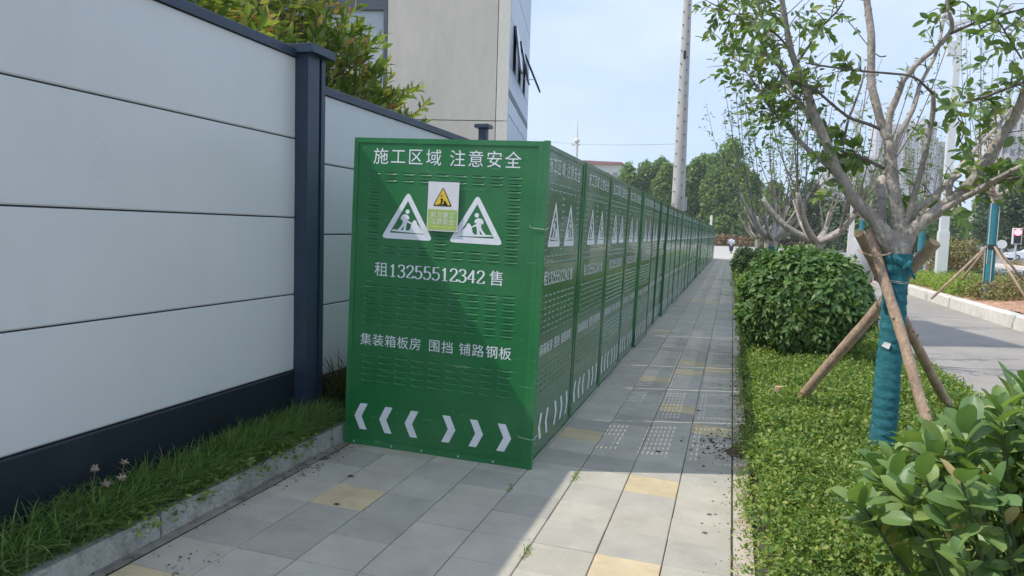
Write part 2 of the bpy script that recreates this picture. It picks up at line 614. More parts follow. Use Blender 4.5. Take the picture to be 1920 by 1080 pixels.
# raised kerb on the hoarding side
kb = empty("kerb")
tag(kb, kind="structure")
y = -4.1
while y < 27:
    mb = MB()
    x0, x1, y0, y1 = -2.505 + rt.uniform(-.005, .005), -2.398 + rt.uniform(-.004, .004), y + .003, y + .747
    zt = .168 + rt.uniform(-.006, .006)
    mb.box(x0, x1, y0, y1, -.06, zt, 0, .012)
    mb.build("kerb_stone", M_KERB_OLD, kb)
    y += .75
V = []
sp = sheet("planting_strip", -60, -2.5, -40, 51, .13, M_STRIP)

# kerbs of the lane
kr = empty("lane_kerb")
tag(kr, kind="structure")
y = -10.2
while y < 51:
    MB().box(2.25, 2.38, y + .004, y + .996, -.3, -.055, 0, .015).build("kerb_stone", M_KERB, kr)
    y += 1
km = empty("median_kerb")
tag(km, kind="structure")
y = 2.2
while y < 49:
    mb = MB()
    zt = .085 + rt.uniform(-.004, .004)
    V = [(5.46, y + .004, -.3), (5.70, y + .004, -.3), (5.70, y + .996, -.3), (5.46, y + .996, -.3),
         (5.475, y + .004, zt - .03), (5.70, y + .004, zt), (5.70, y + .996, zt), (5.475, y + .996, zt - .03),
         (5.505, y + .004, zt), (5.505, y + .996, zt)]
    mb.add(V, [(0, 4, 7, 3), (4, 8, 9, 7), (8, 5, 6, 9), (0, 1, 5, 8, 4), (3, 7, 9, 6, 2), (1, 2, 6, 5)])
    mb.build("kerb_stone", M_KERB, km)
    y += 1
MB().box(9.3, 9.5, 2, 49, -.3, .06, 0, .02).build("far_kerb", M_KERB, km)

def soil_field(name, x0, x1, y0, y1, z, step, amp, m, edge=.0):
    nx, ny = int((x1 - x0) / step) + 1, int((y1 - y0) / step) + 1
    X, Y = np.meshgrid(np.linspace(x0, x1, nx), np.linspace(y0, y1, ny))
    Z = z + amp * (rng.random(X.shape) - .4) + amp * 1.2 * np.sin(X * 1.7 + np.sin(Y * 1.1) * 2) * np.cos(Y * 1.3)
    V = np.stack([X, Y, Z], -1).reshape(-1, 3)
    i = np.arange((ny - 1) * (nx - 1))
    r, c = i // (nx - 1), i % (nx - 1)
    a = r * nx + c
    F = np.stack([a, a + 1, a + nx + 1, a + nx], 1)
    o = link(name, npmesh(name, V, F, m))
    return tag(o, kind="structure")

soil_field("median_soil", 5.68, 9.32, 12, 30, .07, .07, .05, M_SOIL)
sheet("median_verge", 5.68, 9.32, 30, 49, .05, M_SOIL)
sheet("median_bed", 5.68, 9.32, 2, 12, .05, M_SOIL)
soil_field("bed_soil", .168, 2.27, -1, 51, -.02, .18, .02, M_STRIP)
# the long island beyond the avenue
isl = MB().box(18.8, 19.1, 40, 66, -.2, .05, 0, .02)
isl.build("island_kerb", M_KERB)["kind"] = "structure"
sheet("island_bed", 19.1, 27, 40, 66, .03, M_SOIL)
# verge beyond the crossing
sheet("far_verge", -90, 24, 128, 260, -.1, mat("verge_grass", (0.20, 0.19, 0.06), .95, .35, .3, 6))

# ------------------------------------------------------------------ white hoarding
hd = empty("hoarding_fence", (-2.75, 4.34, .1))
tag(hd, "tall smooth white hoarding fence with navy posts, top rail and base along the kerb", "fence")
PITCH = 6.06
FX = -2.75

def bay(y0, y1, seams, rail_top):
    g = .0042
    for a, b in zip(seams[:-1], seams[1:]):
        nx = 24
        V, F = [], []
        ys = [y0 + (y1 - y0) * i / nx for i in range(nx + 1)]
        ph = random.uniform(0, 6)
        for yy in ys:
            w = .0016 * math.sin(yy * 2.3 + ph) + random.uniform(-.0004, .0004)
            for (dx, zz) in ((-.04, a + g), (-.004, a + g), (0, a + g + .007), (.001 + w, (a + b) / 2), (0, b - g - .003), (-.004, b - g), (-.04, b - g)):
                V.append((FX + dx, yy, zz))
        for i in range(nx):
            for k in range(6):
                F.append((i * 7 + k, (i + 1) * 7 + k, (i + 1) * 7 + k + 1, i * 7 + k + 1))
        MB().add(V, F).build("infill_panel", M_PLANK, hd, smooth=False)
    MB().box(FX - .036, FX - .012, y0, y1, seams[0], seams[-1]).build("backing_sheet", M_DARKSTEEL, hd)
    MB().box(FX - .05, FX + .018, y0, y1, seams[-1], rail_top, 0, .006).build("top_rail", M_NAVY, hd)
    MB().box(FX - .045, FX + .012, y0, y1, .06, seams[0] - .004, 0, .006).build("base_panel", M_NAVYBASE, hd)

S1 = (.512, 1.017, 1.52, 2.03, 2.546)
S2 = (.405, .912, 1.411, 1.90, 2.372)
for k in range(-1, 5):
    yc = 4.34 + PITCH * k
    s = S1 if k < 1 else S2
    bay(yc - PITCH + .10, yc - .10, s, s[-1] + (.056 if k < 1 else .058))
    mb = MB()
    mb.box(-2.86, -2.655, yc - .105, yc + .028, .02, 2.57, 0, .0)
    mb.box(-2.86, -2.70, yc + .028, yc + .058, .02, 2.57)
    mb.box(-2.86, -2.655, yc + .058, yc + .105, .02, 2.57)
    p = mb.build("post", M_NAVY, hd)
    c = MB().add([(-2.885, yc - .14, 2.57), (-2.60, yc - .14, 2.57), (-2.60, yc + .14, 2.57), (-2.885, yc + .14, 2.57),
                  (-2.885, yc - .14, 2.622), (-2.60, yc - .14, 2.622), (-2.60, yc + .14, 2.622), (-2.885, yc + .14, 2.622),
                  (-2.86, yc - .115, 2.632), (-2.625, yc - .115, 2.632), (-2.625, yc + .115, 2.632), (-2.86, yc + .115, 2.632)],
                 [(3, 2, 1, 0), (0, 1, 5, 4), (1, 2, 6, 5), (2, 3, 7, 6), (3, 0, 4, 7), (4, 5, 9, 8), (5, 6, 10, 9), (6, 7, 11, 10), (7, 4, 8, 11), (8, 9, 10, 11)]).build("cap", M_NAVY, p)

pst = empty("slim_post", (-3.31, 9.6, .1))
tag(pst, "slim navy steel post with flat cap standing between hoarding and building corner", "post")
MB().box(-3.365, -3.255, 9.55, 9.65, .1, 2.84, 0, .0).build("shaft", M_NAVY, pst)
MB().box(-3.41, -3.21, 9.50, 9.70, 2.84, 2.89, 0, .008).build("cap", M_NAVY, pst)

# ------------------------------------------------------------------ green panels
PW, PH = 1.24, 1.98
FRM = Matrix.Rotation(TILT, 4, 'Y')
CORNER = Vector((-1.141, 4.262, gz(-1.141)))

# --- print: characters as flat shapes
GLYPH = {}
def glyph(ch):
    if ch not in GLYPH:
        cu = bpy.data.curves.new("t", 'FONT')
        cu.body = ch
        cu.size = 1.0
        cu.resolution_u = 3
        o = bpy.data.objects.new("t", cu)
        COL.objects.link(o)
        dg = bpy.context.evaluated_depsgraph_get()
        me = bpy.data.meshes.new_from_object(o.evaluated_get(dg))
        v = np.array([tuple(p.co) for p in me.vertices])
        f = [tuple(q.vertices) for q in me.polygons]
        GLYPH[ch] = (v, f)
        bpy.data.objects.remove(o)
        bpy.data.curves.remove(cu)
        bpy.data.meshes.remove(me)
    return GLYPH[ch]

STROKES = {
    '1': [[(.12, .80), (.20, .84), (.31, .98)], [(.31, 1), (.31, .02)], [(.12, .02), (.50, .02)]],
    '2': [[(.08, .76), (.10, .88), (.20, .98), (.33, 1), (.46, .95), (.53, .83), (.51, .68), (.42, .52), (.28, .34), (.14, .17), (.06, .04)], [(.06, .03), (.55, .03)], [(.55, .03), (.58, .20)]],
    '3': [[(.08, .80), (.12, .92), (.22, .99), (.36, .99), (.48, .92), (.51, .78), (.46, .64), (.35, .55), (.24, .53)], [(.24, .53), (.40, .51), (.52, .41), (.55, .27), (.50, .12), (.38, .02), (.22, 0), (.10, .06), (.05, .18)]],
    '4': [[(.42, 0), (.42, 1)], [(.42, .98), (.03, .30)], [(.03, .29), (.60, .29)]],
    '5': [[(.13, 1), (.52, 1)], [(.13, 1), (.11, .52)], [(.11, .52), (.22, .60), (.36, .61), (.49, .52), (.55, .35), (.51, .16), (.39, .03), (.23, 0), (.10, .06), (.05, .17)]],
}
def digit(mb, ch, x, y, h, yy):
    for st in STROKES[ch]:
        n = len(st)
        V = []
        for i, (a, b) in enumerate(st):
            d = Vector(st[min(i + 1, n - 1)]) - Vector(st[max(i - 1, 0)])
            d.normalize()
            w = .030 + .042 * abs(d.y)
            V += [(x + (a - d.y * w) * h * 1.13, yy, y + (b + d.x * w) * h), (x + (a + d.y * w) * h * 1.13, yy, y + (b - d.x * w) * h)]
        F = [(2 * i, 2 * i + 1, 2 * i + 3, 2 * i + 2) for i in range(n - 1)]
        mb.add(V, F)

def write(mb, ch, xc, zc, em, yy):
    v, f = glyph(ch)
    if len(v) == 0:
        return
    c = (v.min(0) + v.max(0)) / 2
    mb.add([(xc + (p[0] - c[0] * .9 - .0) * em, yy, zc + (p[1] - c[1]) * em) for p in v], f)

YY = .0045
def flat(mb, poly, yy=YY):
    mb.add([(a, yy, b) for a, b in poly], [tuple(range(len(poly)))])

def line_mesh(fn):
    mb = MB()
    fn(mb)
    o = mb.build("lettering", M_WHITE)
    me = o.data
    bpy.data.objects.remove(o)
    return me

def word(txt, u0, pitch, v, em):
    def fn(mb):
        for k, ch in enumerate(txt):
            write(mb, ch, u0 + pitch * k, v, em, YY)
    return fn
def phone(mb):
    write(mb, "租", .212, 1.155, .099, YY)
    for k, ch in enumerate("13255512342"):
        digit(mb, ch, .272 + .0588 * k, 1.112, .079, YY)
    write(mb, "售", .982, 1.153, .099, YY)
ROWS = [line_mesh(f) for f in (word("施工区域", .180, .1195, 1.868, .107), word("注意安全", .696, .118, 1.868, .107), phone,
                              word("集装箱板房", .124, .0862, .698, .083), word("围挡", .600, .0862, .698, .083), word("铺路钢板", .803, .0875, .698, .083))]

# --- warning triangles: affine from traced outlines
A_SRC = np.array([[488, 408, 1], [322, 690, 1], [635, 712, 1]], float)
A_DST = np.array([[.383, 1.650], [.211, 1.358], [.555, 1.358]], float)
AFF = np.linalg.solve(A_SRC, A_DST)
def tri(pts):
    return [tuple(np.array([a, b, 1.0]) @ AFF) for a, b in pts]
WORK = [
    [(441, 566), (449, 553), (463, 546), (480, 550), (492, 560), (496, 575), (486, 582), (482, 574), (482, 600), (454, 602), (453, 578), (443, 584)],
    [(454, 598), (468, 600), (461, 620), (440, 646), (423, 643), (444, 618)],
    [(464, 598), (482, 598), (477, 618), (474, 650), (456, 648), (461, 622)],
    [(446, 570), (452, 580), (478, 596), (500, 606), (502, 600), (480, 588), (458, 572)],
    [(478, 588), (482, 583), (520, 612), (516, 617)],
    [(486, 652), (500, 640), (505, 618), (512, 600), (524, 584), (536, 588), (545, 612), (560, 630), (582, 664)],
    [(383, 650), (392, 640), (576, 658), (590, 673)],
]
def round_tri(cx_, ztop, zbot, half, r):
    pts = [(cx_, ztop), (cx_ - half, zbot), (cx_ + half, zbot)]
    outp = []
    for i in range(3):
        p, a, b = Vector(pts[i]), Vector(pts[i - 1]), Vector(pts[(i + 1) % 3])
        da, db = (a - p).normalized(), (b - p).normalized()
        for s in range(5):
            t = s / 4
            q = p + da * r * (1 - t) ** 2 + db * r * t ** 2
            outp.append((q.x, q.y))
    return outp
def worker_tri(mb, cx_, mirror):
    o_ = round_tri(cx_, 1.655, 1.354, .178, .035)
    i_ = [(cx_, 1.594), (cx_ - .117, 1.391), (cx_ + .117, 1.391)]
    # ring: outer loop of 15 to inner loop of 3
    n = len(mb.v)
    V = [(a, YY, b) for a, b in o_] + [(a, YY, b) for a, b in i_]
    F = []
    for i in range(3):
        for s in range(4):
            F.append((i * 5 + s, i * 5 + s + 1, 15 + i))
        F.append((i * 5 + 4, (i * 5 + 5) % 15, 15 + (i + 1) % 3, 15 + i))
    mb.add(V, F)
    for w in WORK:
        p = tri(w)
        if mirror:
            p = [(2 * .383 - a, b) for a, b in p]
        flat(mb, [(a - .383 + cx_, b) for a, b in p])
    h = tri([(484, 531)])[0]
    hx = (2 * .383 - h[0] if mirror else h[0]) - .383 + cx_
    flat(mb, [(hx + .0145 * math.cos(t * .5236), h[1] + .0145 * math.sin(t * .5236)) for t in range(12)])
def tri_mesh(cx_, mirror):
    mb = MB()
    worker_tri(mb, cx_, mirror)
    o = mb.build("warning_marking", M_WHITE)
    me = o.data
    bpy.data.objects.remove(o)
    return me
TRIS = [tri_mesh(.384, False), tri_mesh(.843, True)]

def chev_mesh(tip, z0, d):
    mb = MB()
    P = [(0, .086), (.041, .172), (.092, .172), (.051, .086), (.092, 0), (.041, 0)]
    pl = [(tip + d * a, z0 + b) for a, b in P]
    mb.add([(a, YY, b) for a, b in pl], [(0, 1, 2, 3), (0, 3, 4, 5)])
    o = mb.build("chevron_marking", M_WHITE)
    me = o.data
    bpy.data.objects.remove(o)
    return me
CHEV = [chev_mesh(.066, .102, 1), chev_mesh(.244, .098, 1), chev_mesh(.424, .095, 1),
        chev_mesh(.772, .094, -1), chev_mesh(.955, .091, -1), chev_mesh(1.138, .089, -1)]

# --- sheet with pressed, open louvres
COLS = [.104 + .1157 * i for i in range(9)]
LW = .085
ROWV = [1.764, 1.722] + [1.680 - .0423 * i for i in range(9)] + [1.300, 1.258] + [1.046 - .0400 * i for i in range(7)] + [.594 - .0402 * i for i in range(5)]
SLOT = []
for r, v in enumerate(ROWV):
    for c in range(9):
        if 2 <= r < 11 and c not in (0, 4, 8):
            continue
        SLOT.append((r, c, v))
H0, H1 = -.016, .002
def sheet_mesh(m, H1):
    us = [.03]
    for c in COLS:
        us += [c, c + LW]
    us.append(PW - .03)
    vs = [.035]
    for v in sorted(ROWV):
        vs += [v + H0, v + H1]
    vs.append(PH - .03)
    open_ = {(c * 2 + 1, sorted(ROWV).index(v) * 2 + 1) for r, c, v in SLOT}
    nu, nv = len(us), len(vs)
    V = [(u, .006, v) for v in vs for u in us]
    F = [(j * nu + i, j * nu + i + 1, (j + 1) * nu + i + 1, (j + 1) * nu + i) for j in range(nv - 1) for i in range(nu - 1) if (i, j) not in open_]
    return npmesh("sheet", V, F, m)
def louvre_shape(u, v, H1=.002, deep=.0082):
    """pressed louvre: a lip standing proud of the sheet, its blade leaning inwards behind the slot"""
    V, F = [], []
    q = (0, .06, .2, .5, .8, .94, 1)
    for t in q:
        e = math.sin(math.pi * t) ** .45 if 0 < t < 1 else 0
        d = deep * e
        V += [(u + LW * t, .006, v + H0), (u + LW * t, .006 - .0042 * e, v + H0 + .0035), (u + LW * t, .006 + d * .35, v + H0 + .010), (u + LW * t, .006 + d, v + (max(.004, H1) if e else H1))]
    for i in range(6):
        for k in range(3):
            a = i * 4 + k
            F.append((a, a + 4, a + 5, a + 1))
    return V, F
def louvres_joined(m, H1):
    mb = MB()
    for r, c, v in SLOT:
        mb.add(*louvre_shape(COLS[c], v, H1))
    o = mb.build("louvres", m)
    me = o.data
    bpy.data.objects.remove(o)
    return me
def one_louvre(m, H1):
    return npmesh("louvre", *louvre_shape(0, 0, H1, .0082 if H1 < .004 else .010), m)
def rails(m):
    res = []
    for (a, b, c, d, y0) in ((0, .03, 0, PH, 0), (PW - .03, PW, 0, PH, 0), (.03, PW - .03, PH - .03, PH, .001), (.03, PW - .03, 0, .035, .001)):
        mb = MB().box(a, b, y0, .032, c, d)
        o = mb.build("frame_rail", m)
        res.append(o.data)
        bpy.data.objects.remove(o)
    return res
SETS = {}
for key, ms, mr, h1 in (("front", M_GREEN, M_GREEN_RAIL, .005), ("side", M_GREEN_SIDE, M_GREEN_SIDE, .002)):
    SETS[key] = (sheet_mesh(ms, h1), louvres_joined(ms, h1), one_louvre(ms, h1), rails(mr))

def green_panel(matrix, label, group, key, single):
    t = empty("green_panel", matrix=matrix)
    tag(t, label, "barrier panel", group)
    sh, lj, l1, rl = SETS[key]
    link("sheet", sh, t)
    for q in rl:
        link("frame_rail", q, t)
    if single:
        for r, c, v in SLOT:
            o = link("louvre", l1, t)
            o.location = (COLS[c], 0, v)
    else:
        link("louvres", lj, t, "stuff")
    for q in ROWS:
        link("lettering", q, t)
    for q in TRIS:
        link("warning_marking", q, t)
    for q in CHEV:
        link("chevron_marking", q, t)
    return t

GRP = "green louvred barrier panels along the pavement"
front_m = Matrix.Translation(CORNER) @ FRM @ Matrix.Translation((-PW, 0, 0))
fp = green_panel(front_m, "green louvred end panel facing along the pavement, yellow warning sign hung on it", GRP, "front", True)
for u in (.07, .34, .55, .80, 1.03):
    mb = MB().ellipsoid((u, -.001, .017), (.008, .005, .008), 8, 5)
    mb.build("bolt", M_BOLT, fp)
ORD = ["first", "second", "third", "fourth", "fifth", "sixth", "seventh", "eighth", "ninth", "tenth", "eleventh", "twelfth", "thirteenth", "fourteenth",
       "fifteenth", "sixteenth", "seventeenth", "eighteenth", "nineteenth", "twentieth", "twenty-first", "twenty-second", "twenty-third", "twenty-fourth",
       "twenty-fifth", "twenty-sixth", "twenty-seventh", "twenty-eighth", "twenty-ninth", "thirtieth", "thirty-first", "thirty-second", "thirty-third",
       "thirty-fourth", "thirty-fifth", "thirty-sixth"]
rp_ = random.Random(11)
N_PANELS = 35
for k in range(N_PANELS):
    yo = .036 + 1.275 * k
    if k == 0:
        jx, yaw = 0.0, 0.0
        lab = "green louvred side panel nearest the corner, first along the pavement, beside the end panel"
    else:
        jx, yaw = rp_.uniform(-.014, .014), rp_.uniform(-.014, .014)
        lab = "green louvred side panel, last of the row at the far end of the pavement" if k == N_PANELS - 1 else \
              "green louvred side panel along the pavement, %s from the corner post" % ORD[k]
    m = Matrix.Translation(CORNER) @ FRM @ Matrix.Translation((jx, yo, 0)) @ Matrix.Rotation(rp_.uniform(-.006, .006) if k else 0, 4, 'Y') @ Matrix.Rotation(math.pi / 2 + yaw, 4, 'Z')
    sp_ = green_panel(m, lab, GRP, "side", k < 2)
    if k == 0:
        for v in (1.60, .30):
            MB().box(-.001, .010, -.007, .012, v - .032, v + .032, 0, .002).build("hinge", M_RUST, sp_)
# corner post between end and side panel
cp = empty("corner_post", matrix=Matrix.Translation(CORNER) @ FRM)
tag(cp, "narrow green corner post joining the end panel to the side panels", "post")
MB().box(.001, .034, -.001, .034, 0, 1.985).build("upright", M_GREEN_RAIL, cp)
# wire ties round the corner
for n, (v, lab) in enumerate(((1.47, "twisted wire tie binding the upper part of the green corner post"), (.195, "twisted wire tie binding the foot of the green corner post"))):
    mb = MB()
    loop = [(-.046, -.006, v), (-.01, -.009, v - .004), (.03, -.010, v - .006), (.042, .0, v - .004), (.044, .03, v + .002), (.043, .07, v + .006)]
    mb.tube([CORNER + FRM.to_3x3() @ Vector(p) for p in loop], .0026, 6)
    mb.tube([CORNER + FRM.to_3x3() @ Vector(p) for p in [(-.046, -.006, v), (-.055, -.016, v + .006), (-.050, -.02, v + .016)]], .0024, 6)
    tag(mb.build("wire_tie", M_WIRE), lab, "wire", "wire ties on the corner post")

# --- the sign hung on the end panel
sg = empty("safety_sign", matrix=front_m)
tag(sg, "white and lime warning sign with yellow triangle hung between the two white triangles", "sign")
def sgn(name, m, poly_list, yy, z=None):
    mb = MB()
    for p in poly_list:
        flat(mb, p, yy)
    return mb.build(name, m, sg)
ex = lambda u, v: (u, v)
bm_ = MB().box(.5225, .7255, -.009, -.003, 1.418, 1.720, 0, .0)
bm_.build("board", M_SIGNW, sg)
sgn("lower_band", M_SIGNG, [[(.529, 1.425), (.719, 1.425), (.720, 1.551), (.528, 1.551)]], -.0098)
sgn("triangle_border", M_BLACK, [round_tri(.621, 1.690, 1.571, .064, .014)], -.0098)
sgn("triangle_face", M_SIGNY, [round_tri(.621, 1.679, 1.578, .053, .008)], -.0106)
k = .062 / .172
figs = []
for w in WORK:
    figs.append([(.621 + (a - .383) * .30, 1.577 + (b - 1.391) * .36) for a, b in tri(w)])
figs.append([(.613 + .0052 * math.cos(t * .6283), 1.634 + .0062 * math.sin(t * .6283)) for t in range(10)])
sgn("worker_symbol", M_BLACK, figs, -.0112)
for txt, zc in (("前方施工", 1.520), ("注意安全", 1.479)):
    mb = MB()
    for q, ch in enumerate(txt):
        write(mb, ch, .562 + .0405 * q, zc, .040, -.0104)
    mb.build("lettering", M_SIGNW, sg)
sgn("rule", mat("pale_lime_line", (0.62, 0.68, 0.20), .5), [[(.542, 1.444), (.708, 1.444), (.708, 1.449), (.542, 1.449)]], -.0104)
MB().ellipsoid((.622, -.010, 1.712), (.003, .002, .003), 8, 5).build("rivet", M_BOLT, sg)
# ------------------------------------------------------------------ building behind the hoarding
M_BEIGE = mat("beige_stone_cladding", (0.69, 0.625, 0.515), .85, .05, .8, 9, .06, 200, stretch=(1, 1, .35), per_object=.03, spots=((0.50, 0.46, 0.39), 1.1, .45, .80, .6))
M_BEIGE2 = mat("pale_stone_pilaster", (0.80, 0.74, 0.62), .85, .06, .9, 40, .06, 200, stretch=(1, 1, .3))
M_METAL = mat("pale_metal_cladding", (0.50, 0.56, 0.64), .35, .05, .8, 30, per_object=.05)
M_FRAME = mat("grey_window_frame", (0.11, 0.125, 0.14), .45, .1, 5, 60)
M_GLASS = mat("window_pane", (0.50, 0.54, 0.54), .12, .06, 1.2, 10, spec=.6)
M_DGLASS = mat("dark_window_pane", (0.05, 0.065, 0.085), .08, .2, 2, 20, spec=.7)
M_LINE = mat("dark_joint", (0.07, 0.075, 0.08), .8)
ang = math.radians(11.1)
bm_m = Matrix.Translation((-3.29, 10.64, 0)) @ Matrix.Rotation(ang, 4, 'Z')      # local x to the right, y to the back
bl = empty("office_building", matrix=bm_m)
tag(bl, "beige stone clad building with grey metal side wall rising behind the white hoarding", "building")
HB = 10.75
MB().box(-9, -.06, .06, 3.66, -.1, HB - .05).build("wall", M_LINE, bl)
def facade(name, m, x0, x1, z0, z1, y0=0.0, y1=.07):
    MB().box(x0 + .006, x1 - .006, y0, y1, z0 + .006, z1 - .006, 0, 0).build(name, m, bl)
for z0, z1 in ((0, 3.09), (3.09, 6.9), (6.9, HB)):
    facade("facade_panel", M_BEIGE2, -.186, 0, z0, z1, -.004)
    facade("facade_panel", M_BEIGE, -1.85, -.186, z0, z1)
    facade("facade_panel", M_BEIGE, -9, -5.2, z0, z1)
facade("facade_panel", M_BEIGE, -5.2, -1.85, 0, 1.2)
facade("facade_panel", M_BEIGE, -5.2, -1.85, 8.4, HB)
for z0, z1, mm in ((1.2, 4.76, M_GLASS), (5.02, 8.4, M_DGLASS)):
    f = MB().box(-1.91, -1.853, .0, .10, z0, z1).box(-5.198, -5.14, .0, .10, z0, z1).box(-5.14, -1.91, .0, .10, z0, z0 + .06).box(-5.14, -1.91, .0, .10, z1 - .06, z1).box(-3.55, -3.49, .01, .10, z0 + .06, z1 - .06).build("window", M_FRAME, bl)
    MB().box(-5.14, -3.55, .05, .058, z0 + .06, z1 - .06).build("pane", mm, f)
    MB().box(-3.49, -1.91, .05, .058, z0 + .06, z1 - .06).build("pane", mm, f)
MB().box(-5.2, -1.853, .012, .08, 4.765, 5.015).build("louvre_band", M_FRAME, bl)
# side wall, clad in metal panels, with three top-hung windows, one of them wide open
ys = [0, .46, .92, 1.38, 1.84, 2.30, 2.76, 3.22, 3.68]
zs = [0, 1.3, 2.3, 3.19, 3.46, 3.56, 3.93, 4.60, 5.2, 5.9, 7.2, 8.5, 9.7, HB]
wins = {(1, 6), (3, 6), (5, 6)}
for i in range(8):
    for j in range(len(zs) - 1):
        z0, z1 = zs[j], zs[j + 1]
        if (i, j) in wins:
            fr = MB().box(-.05, .006, ys[i] + .01, ys[i] + .04, z0, z1).box(-.05, .006, ys[i + 1] - .04, ys[i + 1] - .01, z0, z1).box(-.05, .006, ys[i] + .04, ys[i + 1] - .04, z0, z0 + .03).box(-.05, .006, ys[i] + .04, ys[i + 1] - .04, z1 - .03, z1).build("window", M_DARKSTEEL, bl)
            a = {1: 8, 3: 12, 5: 24}[i]
            ca, sa = math.cos(math.radians(a)), math.sin(math.radians(a))
            h = z1 - z0 - .02
            V = []
            for (yy, dd, t) in ((ys[i] + .02, 0, 0), (ys[i + 1] - .02, 0, 0), (ys[i + 1] - .02, 0, h), (ys[i] + .02, 0, h), (ys[i] + .02, .03, 0), (ys[i + 1] - .02, .03, 0), (ys[i + 1] - .02, .03, h), (ys[i] + .02, .03, h)):
                V.append((.008 + sa * t + ca * dd, yy, z1 - ca * t + sa * dd))
            MB().add(V, [(0, 1, 2, 3), (7, 6, 5, 4), (0, 4, 5, 1), (1, 5, 6, 2), (2, 6, 7, 3), (3, 7, 4, 0)]).build("sash", M_DGLASS if i < 5 else M_DARKSTEEL, fr)
            if i == 5:
                MB().tube([(.0, ys[i] + .03, z1 - .42), (.19, ys[i] + .03, z1 - .44)], .008, 6).build("stay", M_BOLT, fr)
            continue
        mm = M_FRAME if j == 4 else (M_DGLASS if j == 9 and i % 2 else M_METAL)
        MB().box(-.06, 0, ys[i] + .007, ys[i + 1] - .007, z0 + .007, z1 - .007).build("cladding_panel", mm, bl)
MB().box(-9.1, .10, -.08, 3.75, HB, HB + .12).build("roof", M_METAL, bl)

# ------------------------------------------------------------------ foliage materials
M_PHOT = leaf_mat("photinia_leaf", [(0, (0.099, 0.162, 0.039)), (.45, (0.186, 0.263, 0.063)), (.78, (0.314, 0.358, 0.098)), (.93, (0.418, 0.370, 0.130)), (1, (0.418, 0.202, 0.109))], .42, .35)
M_BUSH = leaf_mat("evergreen_leaf", [(0, (0.057, 0.123, 0.033)), (.5, (0.099, 0.187, 0.046)), (.85, (0.161, 0.258, 0.066)), (1, (0.249, 0.322, 0.094))], .46, .25, .35)
M_BUSH_SHADE = leaf_mat("shaded_evergreen_leaf", [(0, (0.030, 0.062, 0.022)), (.6, (0.052, 0.100, 0.032)), (1, (0.095, 0.15, 0.045))], .5, .2, .3)  # the building's shade on the farther shrubs is put into the leaf colour
M_BIGLEAF = leaf_mat("large_leaf", [(0, (0.134, 0.225, 0.078)), (.5, (0.204, 0.308, 0.100)), (.9, (0.281, 0.376, 0.118)), (.97, (0.367, 0.355, 0.118)), (1, (0.591, 0.423, 0.199))], .42, .28, .45)
M_COVER = leaf_mat("ground_cover_leaf", [(0, (0.089, 0.160, 0.032)), (.45, (0.167, 0.263, 0.049)), (.85, (0.275, 0.359, 0.076)), (1, (0.423, 0.397, 0.122))], .5, .3)
M_TREELEAF = leaf_mat("orchard_leaf", [(0, (0.085, 0.149, 0.049)), (.55, (0.143, 0.218, 0.068)), (.9, (0.211, 0.277, 0.087)), (1, (0.317, 0.309, 0.109))], .40, .38)
M_POPLAR = leaf_mat("broadleaf_foliage", [(0, (0.087, 0.161, 0.037)), (.5, (0.141, 0.234, 0.051)), (1, (0.242, 0.349, 0.079))], .5, .3)
M_DARKFOL = leaf_mat("dark_foliage", [(0, (0.043, 0.076, 0.032)), (.6, (0.076, 0.120, 0.044)), (1, (0.128, 0.165, 0.055))], .6, .2)
M_BROWNFOL = leaf_mat("brownish_shrub_leaf", [(0, (0.232, 0.159, 0.091)), (.4, (0.293, 0.220, 0.110)), (.7, (0.305, 0.293, 0.110)), (1, (0.207, 0.268, 0.073))], .6, .2)
M_REDFOL = leaf_mat("reddish_hedge_leaf", [(0, (0.195, 0.098, 0.067)), (.6, (0.293, 0.159, 0.091)), (1, (0.293, 0.232, 0.098))], .6, .2)
M_LIME = leaf_mat("lime_hedge_leaf", [(0, (0.159, 0.256, 0.037)), (.6, (0.256, 0.354, 0.061)), (1, (0.366, 0.415, 0.098))], .5, .3)
M_GRASS = leaf_mat("grass_blade", [(0, (0.103, 0.198, 0.059)), (.6, (0.153, 0.265, 0.081)), (.93, (0.246, 0.339, 0.116)), (1, (0.347, 0.328, 0.195))], .45, .3)
M_BARK = mat("grey_brown_bark", (0.40, 0.345, 0.29), .8, .34, 9, 60, .9, 34, stretch=(1, 1, .7), spots=((0.12, 0.095, 0.075), 22, .58, .72, .8))
M_TWIG = mat("dark_twig", (0.15, 0.125, 0.10), .8, .25, 12, 80)
M_STEM = mat("green_stem", (0.11, 0.14, 0.055), .7, .25, 12, 80)
M_PROP = mat("prop_pole_bark", (0.45, 0.315, 0.215), .85, .25, 14, 70, .6, 70, stretch=(1, 1, .4), spots=((0.24, 0.15, 0.095), 16, .55, .75, .7))
M_CUT = mat("sawn_wood", (0.55, 0.37, 0.19), .8, .15, 30, 90)
M_TEAL = mat("teal_wrap_cloth", (0.045, 0.205, 0.235), .92, .26, 14, 160, .6, 260, stretch=(1, 1, 2.2), spec=.15, spots=((0.10, 0.32, 0.35), 26, .5, .75, .7))
M_TEALP = mat("faded_teal_wrap", (0.05, 0.22, 0.26), .9, .2, 14, 160, .4, 200, spec=.15)
M_ROPE = mat("pale_rope", (0.50, 0.52, 0.46), .8, .15, 60, 200)

